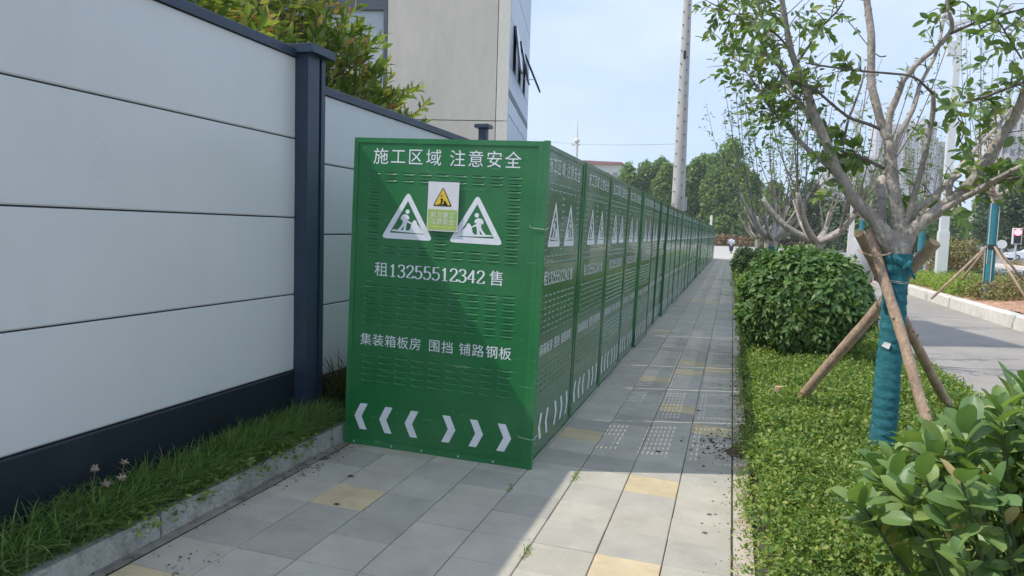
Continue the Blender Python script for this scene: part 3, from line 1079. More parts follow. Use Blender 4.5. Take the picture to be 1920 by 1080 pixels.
# ------------------------------------------------------------------ grass and weeds under the hoarding
def blades(n, fx, fy, fz, hmin, hmax, lean, name, m, label, w=.005):
    seg = 5
    x, y = fx(n), fy(n)
    h = rng.uniform(hmin, hmax, n)
    a = rng.normal(0, .9, n) + lean
    dx, dy = np.cos(a), np.sin(a)
    bend = rng.uniform(.25, 1.05, n)
    V = np.zeros((n, seg * 2 + 1, 3))
    for s in range(seg + 1):
        t = s / seg
        px = x + dx * h * bend * t ** 1.9
        py = y + dy * h * bend * t ** 1.9
        pz = fz(x, y) + h * (t - .42 * bend * t ** 2.6)
        if s < seg:
            ww = w * (1 - t * .75)
            V[:, 2 * s] = np.stack([px - dy * ww, py + dx * ww, pz], 1)
            V[:, 2 * s + 1] = np.stack([px + dy * ww, py - dx * ww, pz], 1)
        else:
            V[:, 2 * seg] = np.stack([px, py, pz], 1)
    k = seg * 2 + 1
    o = np.arange(n)[:, None] * k
    F = []
    for s in range(seg - 1):
        F += [o + np.array([[2 * s, 2 * s + 1, 2 * s + 3]]), o + np.array([[2 * s, 2 * s + 3, 2 * s + 2]])]
    F.append(o + np.array([[2 * seg - 2, 2 * seg - 1, 2 * seg]]))
    ob = link(name, npmesh(name, V.reshape(-1, 3), np.concatenate(F), m, np.repeat(rng.random(n), k)))
    return tag(ob, label, "grass", kind="stuff")

def tufty(n):
    # denser tufts along the strip
    c = np.concatenate([rng.uniform(.8, 4.4, 70), rng.normal(3.65, .28, 34), rng.normal(2.9, .3, 14)])
    return rng.choice(c, n) + rng.normal(0, .07, n)
blades(12000, lambda n: rng.uniform(-2.72, -2.45, n), tufty, lambda x, y: np.full(len(x), .125), .08, .29, -.35, "grass",
       M_GRASS, "long arching grass growing on the strip between white hoarding and old kerb")
blades(1500, lambda n: rng.uniform(-2.74, -2.42, n), lambda n: rng.uniform(4.5, 5.6, n), lambda x, y: np.full(len(x), .125), .2, .62, -1.0, "wild_grass",
       leaf_mat("dry_grass_blade", [(0, (0.04, 0.06, 0.02)), (1, (0.12, 0.11, 0.05))], .6), "taller darker wild grass in the gap beside the green end panel")
# broad-leaved weeds spilling over the kerb
n = 1700
P = np.stack([rng.normal(-2.47, .05, n), rng.choice([2.55, 2.85, 3.05, 3.35, 3.6, 3.8], n) + rng.normal(0, .10, n), .12 + rng.random(n) * .11], 1)
D = unit(np.stack([rng.normal(.5, .5, n), rng.normal(0, .7, n), rng.normal(.1, .35, n)], 1))
n0 = n
n = 260
J = np.array([(-.83, 4.30), (-.825, 4.22), (-.825, 3.13), (-.83, 3.20), (-1.13, 3.9), (.075, 3.4)])
jc = J[rng.integers(0, len(J), n)]
Pj = np.stack([jc[:, 0] + rng.normal(0, .008, n), jc[:, 1] + rng.normal(0, .035, n), .02 + rng.random(n) * .015], 1)
P = np.concatenate([P, Pj])
D = np.concatenate([D, unit(rng.normal(size=(n, 3)) + np.array([0, 0, .5]))])
Lw = np.concatenate([rng.uniform(.02, .05, n0), rng.uniform(.008, .018, n)])
n = len(P)
wd = foliage(None, P, D, unit(np.array([.2, -.2, 1.0]) + rng.normal(size=(n, 3)) * .5), Lw, Lw * .45, M_COVER, "weeds")
tag(wd, "small broad-leaved weeds creeping over the old kerb and in a few paving joints", "weeds")
# dead flower heads
M_DEAD = mat("dead_flower_head", (0.33, 0.25, 0.19), .95, .3, 60, 200)
M_DEADST = mat("dry_stem", (0.21, 0.16, 0.09), .9, .2, 30, 100)
for (x, y, z, r, lab) in ((-2.60, 2.495, .394, .020, "dry brown flower head standing tallest over the grass by the navy base"),
                          (-2.60, 2.655, .378, .017, "small dry flower head on the thin right hand stem of the dead flowers"),
                          (-2.58, 2.535, .318, .024, "largest dry flower head drooping low among the grass blades"),
                          (-2.57, 2.61, .322, .022, "ragged dry flower head between the other dead flowers")):
    fl = empty("dead_flower", (x, y, .13))
    tag(fl, lab, "flower", "dead flowers in the grass strip")
    MB().tube([(x - .02, y - .02, .13), (x - .012, y - .008, .13 + (z - .13) * .6), (x, y, z - r * .4)], .0022, 5).build("stem", M_DEADST, fl)
    mb = MB().ellipsoid((x, y, z), (r * .75, r * .75, r * .5), 9, 5, 0, .3)
    for q in range(22):
        a, e = random.uniform(0, 6.28), random.uniform(-.5, .9)
        d = Vector((math.cos(a) * math.cos(e), math.sin(a) * math.cos(e), math.sin(e)))
        p = Vector((x, y, z))
        s = d.orthogonal().normalized() * r * .16
        mb.add([p + d * r * .5 - s, p + d * r * .5 + s, p + d * r * random.uniform(1.0, 1.5)], [(0, 1, 2)])
    mb.build("head", M_DEAD, fl)

# litter of dry leaves and crumbs on the paving
mb = MB()
for q in range(300):
    u = random.random()
    if u < .55:
        x, y = random.gauss(-2.31, .045), random.uniform(2.2, 4.25)
        if y < 3.6 and random.random() < .6:
            y = random.uniform(3.5, 4.25)
    elif u < .62:
        x, y = random.gauss(-2.1, .05), random.gauss(2.45, .08)
    else:
        x, y = random.gauss(.02, .06), random.uniform(3.2, 9.5)
    r = random.uniform(.004, .011)
    a = random.uniform(0, 6.28)
    z = gz(x) + .0012
    V = [(x + r * math.cos(a + t) * s, y + r * .6 * math.sin(a + t) * s, z + zz) for t, s, zz in ((0, 1.2, 0), (1.4, .7, .004), (3.1, 1.1, .001), (4.6, .8, .005))]
    mb.add(V, [(0, 1, 2, 3)])
o = mb.build("leaf_litter", mat("dry_litter", (0.11, 0.085, 0.055), .9, .4, 40, 100))
tag(o, "dry leaf crumbs scattered along both edges of the pavement", "litter", kind="stuff")
M_DEADLEAF = mat("dead_leaf_brown", (0.06, 0.045, 0.035), .9)
for (x, y, lab) in ((-2.02, 3.70, "dark dead leaf on the shaded paving between the kerb and the yellow tile"), (-1.88, 3.30, "dark dead leaf lying on the yellow tile in the shade of the white hoarding"),
                    (-.045, 3.98, "dark dead leaf on the sunlit paving right of the sunlit yellow tile"), (-.20, 6.35, "dark dead leaf farthest up the shaded pavement beside the green panels"),
                    (-.41, 5.0, "dark dead leaf in the box's shade just past the sunlit paving"), (-.20, 5.15, "dark dead leaf beside the spilled red soil on the pavement"),
                    (-.06, 3.72, "dark dead leaf nearest the camera on the sunlit paving")):
    r = random.uniform(.010, .018)
    V = [(x + r * a, y + r * b, gz(x) + .002 + c) for a, b, c in ((-1.4, -.1, 0), (-.5, .55, .006), (.6, .5, .003), (1.5, .0, .008), (.5, -.55, .002), (-.6, -.5, .007))]
    o = MB().add(V, [(0, 1, 2, 3), (0, 3, 4, 5)]).build("dead_leaf", M_DEADLEAF)
    tag(o, lab, "leaf", "dead leaves lying on the paving tiles")
# red soil washed out of the bed onto the paving
mb = MB()
def patch(cx_, cy_, rx, ry, h, n=22):
    V = [(cx_, cy_, gz(cx_) + h)]
    for i in range(n):
        a = 6.283 * i / n
        w = random.uniform(.6, 1.2)
        V.append((cx_ + rx * .5 * math.cos(a) * w, cy_ + ry * .5 * math.sin(a) * w, gz(cx_) + h * random.uniform(.5, .9)))
    for i in range(n):
        a = 6.283 * i / n
        w = random.uniform(.65, 1.15)
        x = cx_ + rx * math.cos(a) * w
        V.append((x, cy_ + ry * math.sin(a) * w, gz(x) + .001))
    F = [(0, 1 + i, 1 + (i + 1) % n) for i in range(n)] + [(1 + i, 1 + n + i, 1 + n + (i + 1) % n, 1 + (i + 1) % n) for i in range(n)]
    mb.add(V, F)
patch(.135, 5.32, .06, .25, .014)
patch(.10, 5.25, .08, .14, .007)
patch(.15, 5.9, .05, .2, .012)
for q in range(260):
    x, y = random.gauss(.02, .12), random.gauss(5.35, .20)
    if q > 190:
        x, y = random.gauss(.12, .04), random.uniform(4.7, 8)
    if x > .17:
        continue
    r = random.uniform(.002, .008) * (1.0 if q % 6 else 1.4)
    mb.ellipsoid((x, y, gz(x) + r * .35), (r, r * random.uniform(.6, 1.2), r * .6), 6, 4, 0, .3)
o = mb.build("soil_spill", M_SPILL)
tag(o, "dark red soil crumbs washed out of the planting bed onto the pavement edge", "soil", kind="stuff")

# ------------------------------------------------------------------ photinia behind the hoarding
def sprig(P0, d, length, nl, leaf, droop=.15):
    """leaves spiralling up one shoot"""
    P, D, N, L = [], [], [], []
    d = Vector(d).normalized()
    a0 = random.uniform(0, 6.28)
    o1 = d.orthogonal().normalized()
    o2 = d.cross(o1)
    for i in range(nl):
        t = .25 + .75 * i / max(1, nl - 1)
        a = a0 + i * 2.4
        r = o1 * math.cos(a) + o2 * math.sin(a)
        q = Vector(P0) + d * length * t + Vector((0, 0, -droop * t * t * length))
        dd = (r * (1.1 - .75 * t) + d * (.35 + .6 * t)).normalized()
        P.append(q)
        D.append(dd)
        N.append((d - dd * d.dot(dd) * .7 + Vector((0, 0, .25))).normalized())
        L.append(leaf * random.uniform(.7, 1.2))
    return P, D, N, L

ph = empty("photinia_shrub", (-3.75, 5.6, .1))
tag(ph, "tall leafy shrub with reddish young tips leaning over the white hoarding", "shrub")
LP, LD, LN, LL = [], [], [], []
ends = []
mbt = MB()
for q in range(1250):
    y = random.uniform(3.0, 6.9)
    top = float(np.interp(y, (3.0, 4.35, 5.1, 5.6, 6.2, 6.6, 7.0), (2.98, 3.0, 3.85, 3.30, 3.12, 2.62, 2.5)))
    x = -3.02 - 1.2 * random.random() ** 1.5
    zz = random.uniform(2.2, top)
    ends.append((x, y, zz))
for (x, y, z) in ((-3.16, 6.95, 2.92), (-3.15, 7.15, 2.98), (-3.15, 7.3, 2.82), (-3.12, 7.2, 2.62), (-3.2, 6.75, 2.75), (-3.1, 7.42, 2.50), (-3.15, 6.9, 2.55), (-3.1, 7.25, 2.42), (-3.2, 6.5, 3.10), (-3.2, 6.3, 3.2), (-3.2, 6.6, 2.5), (-3.15, 6.7, 2.38), (-3.15, 7.0, 2.40)):
    ends.append((x, y, z))
for (x, y, z) in ends:
    root_ = Vector((-3.75 + random.uniform(-.2, .2), min(y, 6.2) + random.uniform(-.6, -.1), z - random.uniform(.45, .9)))
    e = Vector((x, y, z))
    d = (e - root_)
    ln = random.uniform(.28, .46)
    dd = (d.normalized() + Vector((random.gauss(.1, .25), random.gauss(.15, .25), random.uniform(.2, .9)))).normalized()
    s0 = e - dd * ln
    mbt.tube([root_, (root_ + s0) / 2 + Vector((0, 0, -.05)), s0, e], [.009, .007, .005, .002], 5, caps=False)
    a, b, c, l = sprig(s0, dd, ln, random.randint(11, 17), .105)
    LP += a; LD += b; LN += c; LL += l
mbt.build("twigs", M_TWIG, ph, "stuff")
for (x, y) in ((-3.9, 4.3), (-3.7, 5.2), (-3.8, 6.0)):
    MB().tube([(x, y, .1), (x + .05, y + .05, 1.1), (x - .02, y + .15, 1.9), (x + .1, y + .3, 2.6)], [.05, .04, .03, .015], 8).build("trunk", M_BARK, ph)
P, D, N = [np.array([tuple(v) for v in q]) for q in (LP, LD, LN)]
L = np.array(LL)
sc = L / np.linalg.norm(P - np.array(CAM), axis=1) * np.where(P[:, 2] > 2.45, 1, .1) * np.where(P[:, 0] > -3.5, 1, .3)
idx = np.argsort(-sc)[:280]
leaf_parts(ph, P, D, N, L, idx, M_PHOT, leaf_protos(M_PHOT, .36, .3, 5, 2))
rest = np.setdiff1d(np.arange(len(P)), idx)
shaped_foliage(ph, P[rest], D[rest], N[rest], L[rest], M_PHOT, .34, .3, 2)

# ------------------------------------------------------------------ planting bed: ground cover
def cover(n, x0, x1, y0, y1, leaf, r, per):
    """small leafy mounds packed over the bed"""
    x = rng.uniform(x0, x1, n)
    y = rng.uniform(y0, y1, n)
    top = .115 + .07 * np.clip((x - .17) / .12, 0, 1) + .050 * np.sin(x * 6 + 2 * np.sin(y * 2.7)) * np.cos(y * 4.1) + rng.uniform(-.04, .05, n)
    top = top * np.clip((2.32 - x) / .25, .25, 1)
    rr = r * rng.uniform(.7, 1.35, n)
    C = np.stack([x, y, gz(x) + top - rr * .55], 1)
    P = np.repeat(C, per, 0)
    R_ = np.repeat(rr, per)[:, None]
    u = rand_unit(n * per)
    u[:, 2] = np.abs(u[:, 2]) * 1.1 - .25
    u = unit(u)
    P = P + u * R_ * np.array([1, 1, 1.15]) * (1 - .45 * rng.random((n * per, 1)) ** 1.5)
    N = unit(u * .8 + np.array([0, 0, .55]) + rng.normal(size=P.shape) * .38)
    D = unit(np.cross(N, rand_unit(len(P))) + u * .5)
    L = leaf * rng.uniform(.55, 1.3, len(P))
    return P, D, N, L
allP = [cover(1900, .20, 1.9, 2.2, 5.6, .030, .075, 40), cover(2600, .20, 2.3, 5.6, 10.5, .035, .07, 27), cover(1500, .2, 2.3, 10.5, 22, .055, .11, 22), cover(900, .22, 2.3, 22, 50, .12, .2, 14), cover(300, .22, 2.3, .6, 2.2, .03, .07, 22)]
# loose shoots leaning over the edging
n = 1500
cl = rng.choice(rng.uniform(2.6, 9, 26), n)
P = np.stack([.17 - np.abs(rng.normal(0, .045, n)), cl + rng.normal(0, .09, n), rng.uniform(.01, .12, n)], 1)
allP.append((P, unit(rng.normal(size=(n, 3)) + np.array([-.5, 0, .2])), unit(np.array([-.2, -.1, 1]) + rng.normal(size=(n, 3)) * .4), rng.uniform(.014, .03, n)))
for q in range(1500):                                          # single shoots standing out of the mat
    x, y = random.uniform(.2, 2.2), random.uniform(2.3, 8.5)
    s_ = sprig((x, y, gz(x) + .10 + random.uniform(0, .05)), (random.gauss(0, .35), random.gauss(0, .35), 1), random.uniform(.05, .11), 9, .032, 0)
    allP.append(tuple(np.array([tuple(v) for v in w]) for w in s_[:3]) + (np.array(s_[3]),))
P, D, N, L = [np.concatenate(q) for q in zip(*allP)]
gc = foliage(None, P, D, N, L, L * .55, M_COVER, "ground_cover")
tag(gc, "dense low yellow-green ground cover filling the planting bed", "ground cover")
# the taller, looser lime hedge at the bed's left edge beyond the round shrub
P, D, N, L, O = clump_crown([((.45, y, .25), (.34, .8, .42)) for y in np.arange(13.5, 50, 1.2)], 260, .06)
hb = foliage(None, P, D, N, L, L * .5, M_LIME, "low_hedge", False, None)
tag(hb, "low lime green hedge along the pavement edge beyond the big round shrub", "hedge")

# ------------------------------------------------------------------ round clipped shrubs
def round_shrub(c, r, label, n_blob, per, leaf, parts=0, material=M_BUSH, group=None, name="round_shrub", seed=0):
    rs = random.Random(seed)
    t = empty(name, (c[0], c[1], 0))
    tag(t, label, "shrub", group)
    blobs = []
    for q in range(n_blob):
        u = Vector((rs.gauss(0, 1), rs.gauss(0, 1), rs.gauss(.15, 1))).normalized()
        f = rs.uniform(.62, .86)
        rr = rs.uniform(.13, .26)
        blobs.append(((c[0] + u.x * r[0] * f, c[1] + u.y * r[1] * f, c[2] + u.z * r[2] * f), (rr * r[0], rr * r[1], rr * r[2])))
    P, D, N, L, O = clump_crown(blobs, per, leaf, .42, .45, .4)
    # turn the leaves outwards from the whole shrub
    G = unit((P - np.array(c)) / np.array(r))
    N = unit(N + G * .7)
    D = unit(D + G * .15)
    keep = P[:, 2] > .06
    P, D, N, L, G = P[keep], D[keep], N[keep], L[keep], G[keep]
    mb = MB()
    for q in range(14):
        a = rs.uniform(0, 6.28)
        e = (c[0] + .8 * r[0] * math.cos(a) * rs.random(), c[1] + .8 * r[1] * math.sin(a) * rs.random(), c[2] + rs.uniform(-.2, .6) * r[2])
        mb.tube([(c[0] + rs.uniform(-.15, .15), c[1] + rs.uniform(-.15, .15), 0), ((c[0] + e[0]) / 2, (c[1] + e[1]) / 2, e[2] * .45), e], [.016, .012, .006], 6, caps=False)
    mb.build("stems", M_TWIG, t, "stuff")
    rest = np.arange(len(P))
    if parts:
        view = unit(np.array(CAM) - P)
        sc = L * np.clip((view * G).sum(1), 0.02, 1) * np.clip((P[:, 2] - .1) * 2, .1, 1)
        idx = np.argsort(-sc)[:parts]
        leaf_parts(t, P, D, N, L, idx, material, leaf_protos(material, .46, .6, 5, 3))
        rest = np.setdiff1d(rest, idx)
    foliage(t, P[rest], D[rest], N[rest], L[rest], L[rest] * .46, material, "foliage", True)
    return t
GS = "round evergreen shrubs along the planting bed"
round_shrub((.83, 9.25, .71), (.76, .82, .69), "biggest round evergreen shrub, just behind the teal wrapped tree", 210, 760, .092, 290, M_BUSH, GS, seed=4)
round_shrub((.55, 19.6, .62), (.42, .6, .74), "second round evergreen shrub along the bed, seen past the biggest one", 60, 420, .085, 0, M_BUSH_SHADE, GS, seed=5)
round_shrub((.34, 25.8, .55), (.36, .6, .70), "third and smallest looking round evergreen shrub, nearest the crossing", 50, 300, .10, 0, M_BUSH_SHADE, GS, seed=6)

# ------------------------------------------------------------------ large-leaved plant close to the camera
random.seed(15)
bp_ = empty("large_leaved_shrub", (1.3, 2.65, 0))
tag(bp_, "close large-leaved evergreen shrub with glossy rounded leaves, some browned", "shrub")
LP, LD, LN, LL = [], [], [], []
for q in range(185):
    a = random.uniform(0, 6.283)
    rr = random.random() ** .42
    ex_, ey_ = 1.31 + .86 * rr * math.cos(a), 2.62 + .74 * rr * math.sin(a)
    ez_ = .35 + .80 * math.sqrt(max(0, 1 - rr ** 2 * .85)) * random.uniform(.78, 1.0) - .05
    bx, by = 1.3 + .4 * rr * math.cos(a), 2.65 + .3 * rr * math.sin(a)
    e = Vector((ex_, ey_, ez_))
    b = Vector((bx, by, .0))
    mid = (e + b) / 2 + Vector((math.cos(a) * .05, math.sin(a) * .05, .05))
    MB().tube([b, mid, e], [.007, .006, .004], 6, caps=False).build("stem", M_STEM, bp_)
    d = (e - mid).normalized() + Vector((0, 0, .35))
    ln = random.uniform(.10, .17)
    pp, dd, nn, ll = sprig(e - d.normalized() * ln, d, ln, random.randint(7, 10), random.uniform(.074, .115), 0)
    for h in (.45, .62, .76):
        if random.random() < .95:
            w = b.lerp(mid, h / .5) if h < .5 else mid.lerp(e, (h - .5) / .5)
            a_, b_, c_, l_ = sprig(w, d, .07, random.randint(2, 3), random.uniform(.08, .115), 0)
            pp += a_; dd += b_; nn += c_; ll += l_
    LP += pp; LD += dd; LN += nn; LL += ll
P, D, N = [np.array([tuple(v) for v in q]) for q in (LP, LD, LN)]
D = unit(D + rng.normal(size=D.shape) * .18)
N = unit(N + rng.normal(size=N.shape) * .25)
L = np.array(LL)
sc = L / np.linalg.norm(P - np.array(CAM), axis=1) ** 1.6 * np.where(P[:, 0] < 1.75, 1, .4)
idx = np.argsort(-sc)[:300]
pro = leaf_protos(M_BIGLEAF, .56, 1.0, 7, 5)
leaf_parts(bp_, P, D, N, L, idx, M_BIGLEAF, pro)
rest = np.setdiff1d(np.arange(len(P)), idx)
shaped_foliage(bp_, P[rest], D[rest], N[rest], L[rest], M_BIGLEAF, .56, 1.0, 5)
# ------------------------------------------------------------------ the wrapped tree by the pavement
LIMBS = {
    'A': [(0.978, 5.24, 1.475, 0.062), (0.866, 5.22, 1.614, 0.05), (0.769, 5.198, 1.707, 0.044), (0.691, 5.173, 1.796, 0.042), (0.607, 5.146, 1.939, 0.038), (0.541, 5.116, 2.087, 0.035), (0.451, 5.084, 2.273, 0.031), (0.378, 5.05, 2.461, 0.027), (0.293, 5.014, 2.636, 0.024), (0.25, 4.975, 2.797, 0.02), (0.215, 4.934, 2.941, 0.018), (0.187, 4.89, 3.057, 0.015)],
    'A2': [(0.541, 5.116, 2.087, 0.026), (0.474, 5.136, 2.19, 0.024), (0.406, 5.16, 2.306, 0.022), (0.338, 5.186, 2.403, 0.02), (0.283, 5.216, 2.496, 0.019), (0.212, 5.249, 2.676, 0.016), (0.152, 5.285, 2.825, 0.014), (0.094, 5.324, 2.998, 0.012), (0.06, 5.366, 3.149, 0.01)],
    'A3': [(0.691, 5.173, 1.796, 0.022), (0.617, 5.209, 1.9, 0.021), (0.529, 5.249, 1.999, 0.02), (0.42, 5.295, 2.098, 0.018), (0.291, 5.346, 2.256, 0.015), (0.195, 5.401, 2.373, 0.013), (0.129, 5.462, 2.486, 0.011), (0.073, 5.527, 2.58, 0.009), (-0.024, 5.597, 2.727, 0.008), (-0.131, 5.673, 2.892, 0.006)],
    'A4': [(0.769, 5.198, 1.707, 0.03), (0.679, 5.222, 1.843, 0.026), (0.619, 5.255, 1.959, 0.022), (0.606, 5.298, 2.039, 0.018)],
    'B': [(0.922, 5.24, 1.517, 0.045), (0.918, 5.302, 1.61, 0.036), (0.926, 5.385, 1.752, 0.034), (0.935, 5.49, 1.907, 0.033)],
    'C': [(1.023, 5.24, 1.544, 0.05), (0.994, 5.232, 1.679, 0.047), (0.97, 5.22, 1.772, 0.046), (0.934, 5.207, 1.962, 0.044), (0.915, 5.19, 2.12, 0.042)],
    'C1': [(0.915, 5.19, 2.12, 0.036), (0.871, 5.194, 2.194, 0.033), (0.834, 5.198, 2.312, 0.031), (0.8, 5.203, 2.429, 0.03), (0.786, 5.208, 2.513, 0.03), (0.778, 5.213, 2.664, 0.028), (0.771, 5.219, 2.781, 0.027), (0.749, 5.226, 2.915, 0.026), (0.735, 5.233, 3.0, 0.025), (0.719, 5.24, 3.135, 0.022)],
    'C2': [(0.901, 5.19, 2.144, 0.028), (0.902, 5.173, 2.274, 0.026), (0.924, 5.154, 2.352, 0.024), (0.945, 5.132, 2.429, 0.022), (0.955, 5.109, 2.473, 0.021), (1.001, 5.084, 2.543, 0.019), (1.055, 5.057, 2.598, 0.018), (1.111, 5.027, 2.648, 0.017), (1.163, 4.996, 2.719, 0.016), (1.159, 4.963, 2.774, 0.014), (1.13, 4.928, 2.827, 0.011), (1.097, 4.89, 2.937, 0.009)],
    'C3': [(1.164, 4.996, 2.713, 0.012), (1.226, 4.935, 2.733, 0.01), (1.308, 4.856, 2.753, 0.009), (1.386, 4.76, 2.754, 0.008), (1.462, 4.646, 2.751, 0.006)],
    'C4': [(0.937, 5.207, 2.022, 0.022), (0.989, 5.249, 2.184, 0.02), (1.052, 5.299, 2.318, 0.018), (1.087, 5.355, 2.434, 0.016), (1.114, 5.42, 2.513, 0.015), (1.199, 5.491, 2.688, 0.013), (1.246, 5.57, 2.873, 0.011), (1.279, 5.657, 3.026, 0.009)],
    'D': [(1.03, 5.24, 1.527, 0.024), (1.056, 5.212, 1.653, 0.023), (1.074, 5.179, 1.778, 0.022), (1.086, 5.141, 1.882, 0.021), (1.098, 5.098, 2.005, 0.02), (1.101, 5.051, 2.102, 0.019), (1.104, 4.998, 2.268, 0.017), (1.083, 4.94, 2.374, 0.013)],
    'D1': [(1.107, 4.998, 2.268, 0.012), (1.177, 4.944, 2.28, 0.011), (1.225, 4.876, 2.286, 0.011), (1.324, 4.796, 2.312, 0.01), (1.401, 4.704, 2.337, 0.009), (1.462, 4.598, 2.357, 0.008)],
    'D2': [(1.085, 4.94, 2.358, 0.01), (1.031, 4.888, 2.39, 0.009), (0.979, 4.82, 2.415, 0.008), (0.923, 4.738, 2.421, 0.007), (0.865, 4.64, 2.411, 0.006)],
    'E': [(1.054, 5.24, 1.528, 0.055), (1.148, 5.208, 1.621, 0.05), (1.216, 5.172, 1.685, 0.048), (1.269, 5.13, 1.74, 0.047), (1.356, 5.085, 1.842, 0.044), (1.411, 5.035, 1.949, 0.042), (1.456, 4.98, 2.088, 0.038), (1.502, 4.922, 2.201, 0.034), (1.515, 4.858, 2.289, 0.031), (1.519, 4.79, 2.394, 0.028)],
    'E1': [(1.169, 5.208, 1.625, 0.024), (1.215, 5.13, 1.677, 0.023), (1.294, 5.037, 1.746, 0.022), (1.353, 4.928, 1.794, 0.021), (1.387, 4.804, 1.838, 0.02), (1.395, 4.664, 1.857, 0.018), (1.465, 4.508, 1.92, 0.015)],
    'E2': [(1.064, 5.24, 1.623, 0.03), (1.116, 5.266, 1.699, 0.028), (1.189, 5.294, 1.746, 0.027), (1.244, 5.326, 1.813, 0.025), (1.309, 5.361, 1.877, 0.023), (1.373, 5.4, 1.972, 0.019), (1.428, 5.443, 2.04, 0.017), (1.506, 5.488, 2.134, 0.015), (1.581, 5.538, 2.218, 0.013), (1.687, 5.59, 2.361, 0.01)],
    'E3': [(1.409, 5.085, 1.82, 0.011), (1.444, 4.938, 1.848, 0.01), (1.457, 4.738, 1.849, 0.009), (1.463, 4.485, 1.844, 0.008)],
    'E4': [(1.269, 5.13, 1.74, 0.024), (1.247, 5.106, 1.809, 0.022), (1.255, 5.073, 1.862, 0.018), (1.282, 5.03, 1.891, 0.015)],
    'F1': [(0.899, 5.207, 1.939, 0.014), (0.796, 5.224, 1.997, 0.013), (0.696, 5.247, 2.033, 0.012), (0.641, 5.274, 2.064, 0.011), (0.595, 5.307, 2.092, 0.009)],
    'F2': [(0.865, 5.19, 2.184, 0.013), (0.773, 5.164, 2.218, 0.012), (0.68, 5.135, 2.245, 0.011), (0.605, 5.103, 2.29, 0.011), (0.546, 5.068, 2.332, 0.01), (0.483, 5.031, 2.379, 0.009), (0.434, 4.99, 2.405, 0.009), (0.349, 4.946, 2.431, 0.008), (0.263, 4.899, 2.476, 0.008), (0.182, 4.849, 2.554, 0.007), (0.1, 4.796, 2.609, 0.006), (0.021, 4.74, 2.63, 0.005)],
    'F3': [(0.953, 5.109, 2.505, 0.009), (0.842, 5.055, 2.507, 0.008), (0.721, 4.988, 2.506, 0.008), (0.612, 4.908, 2.505, 0.007), (0.468, 4.815, 2.509, 0.007), (0.355, 4.709, 2.508, 0.005)],
    'F4': [(0.336, 5.014, 2.585, 0.009), (0.389, 4.959, 2.668, 0.008), (0.418, 4.892, 2.729, 0.008), (0.467, 4.812, 2.768, 0.007), (0.511, 4.719, 2.8, 0.006), (0.53, 4.614, 2.828, 0.004)],
    'F5': [(0.635, 5.116, 2.086, 0.011), (0.668, 5.204, 2.248, 0.01), (0.709, 5.316, 2.35, 0.009), (0.765, 5.454, 2.511, 0.008), (0.807, 5.616, 2.667, 0.006)],
    'F6': [(0.292, 5.014, 2.652, 0.009), (0.181, 5.084, 2.789, 0.008), (0.048, 5.174, 2.887, 0.007), (-0.091, 5.284, 2.986, 0.006), (-0.238, 5.414, 3.092, 0.004)],
    'F7': [(0.862, 5.213, 2.644, 0.005), (0.829, 5.409, 2.707, 0.005), (0.688, 5.676, 2.991, 0.004), (0.615, 6.013, 3.163, 0.003)],
    'F8': [(1.477, 4.79, 2.51, 0.006), (1.357, 4.63, 2.591, 0.005), (1.233, 4.39, 2.626, 0.004)],
}

def wrap_mesh(p0, p1, r0, r1, n=28, m=70, rip=.0035, bulge=0.0):
    """cloth wound in overlapping turns round a trunk"""
    mb = MB()
    p0, p1 = Vector(p0), Vector(p1)
    ax = (p1 - p0)
    d = ax.normalized()
    o1 = d.orthogonal().normalized()
    o2 = d.cross(o1)
    V, F = [], []
    turns = (ax.length) / .062
    for i in range(m + 1):
        t = i / m
        for k in range(n):
            a = 6.28318 * k / n
            ph = (t * turns + k / n + .06 * math.sin(a * 2 + t * 9)) % 1.0
            r = r0 + (r1 - r0) * t + rip * (1.0 - ph) * 1.3 + random.uniform(-.0008, .0008) + .003 * math.sin(a * 3 + t * 17)
            r += bulge * math.exp(-((t - .985) / .03) ** 2)
            V.append(p0 + ax * t + (o1 * math.cos(a) + o2 * math.sin(a)) * r)
    for i in range(m):
        for k in range(n):
            k2 = (k + 1) % n
            F.append((i * n + k, i * n + k2, (i + 1) * n + k2, (i + 1) * n + k))
    mb.add(V, F)
    return mb

def smooth_path(pts, rad, sub=3):
    P = [Vector(p) for p in pts]
    out_p, out_r = [], []
    for i in range(len(P) - 1):
        a, b, c, d = P[max(i - 1, 0)], P[i], P[i + 1], P[min(i + 2, len(P) - 1)]
        for s in range(sub):
            t = s / sub
            q = .5 * ((2 * b) + (c - a) * t + (2 * a - 5 * b + 4 * c - d) * t * t + (3 * b - a - 3 * c + d) * t ** 3)
            out_p.append(q)
            out_r.append(rad[i] * (1 - t) + rad[i + 1] * t)
    out_p.append(P[-1])
    out_r.append(rad[-1])
    return out_p, out_r

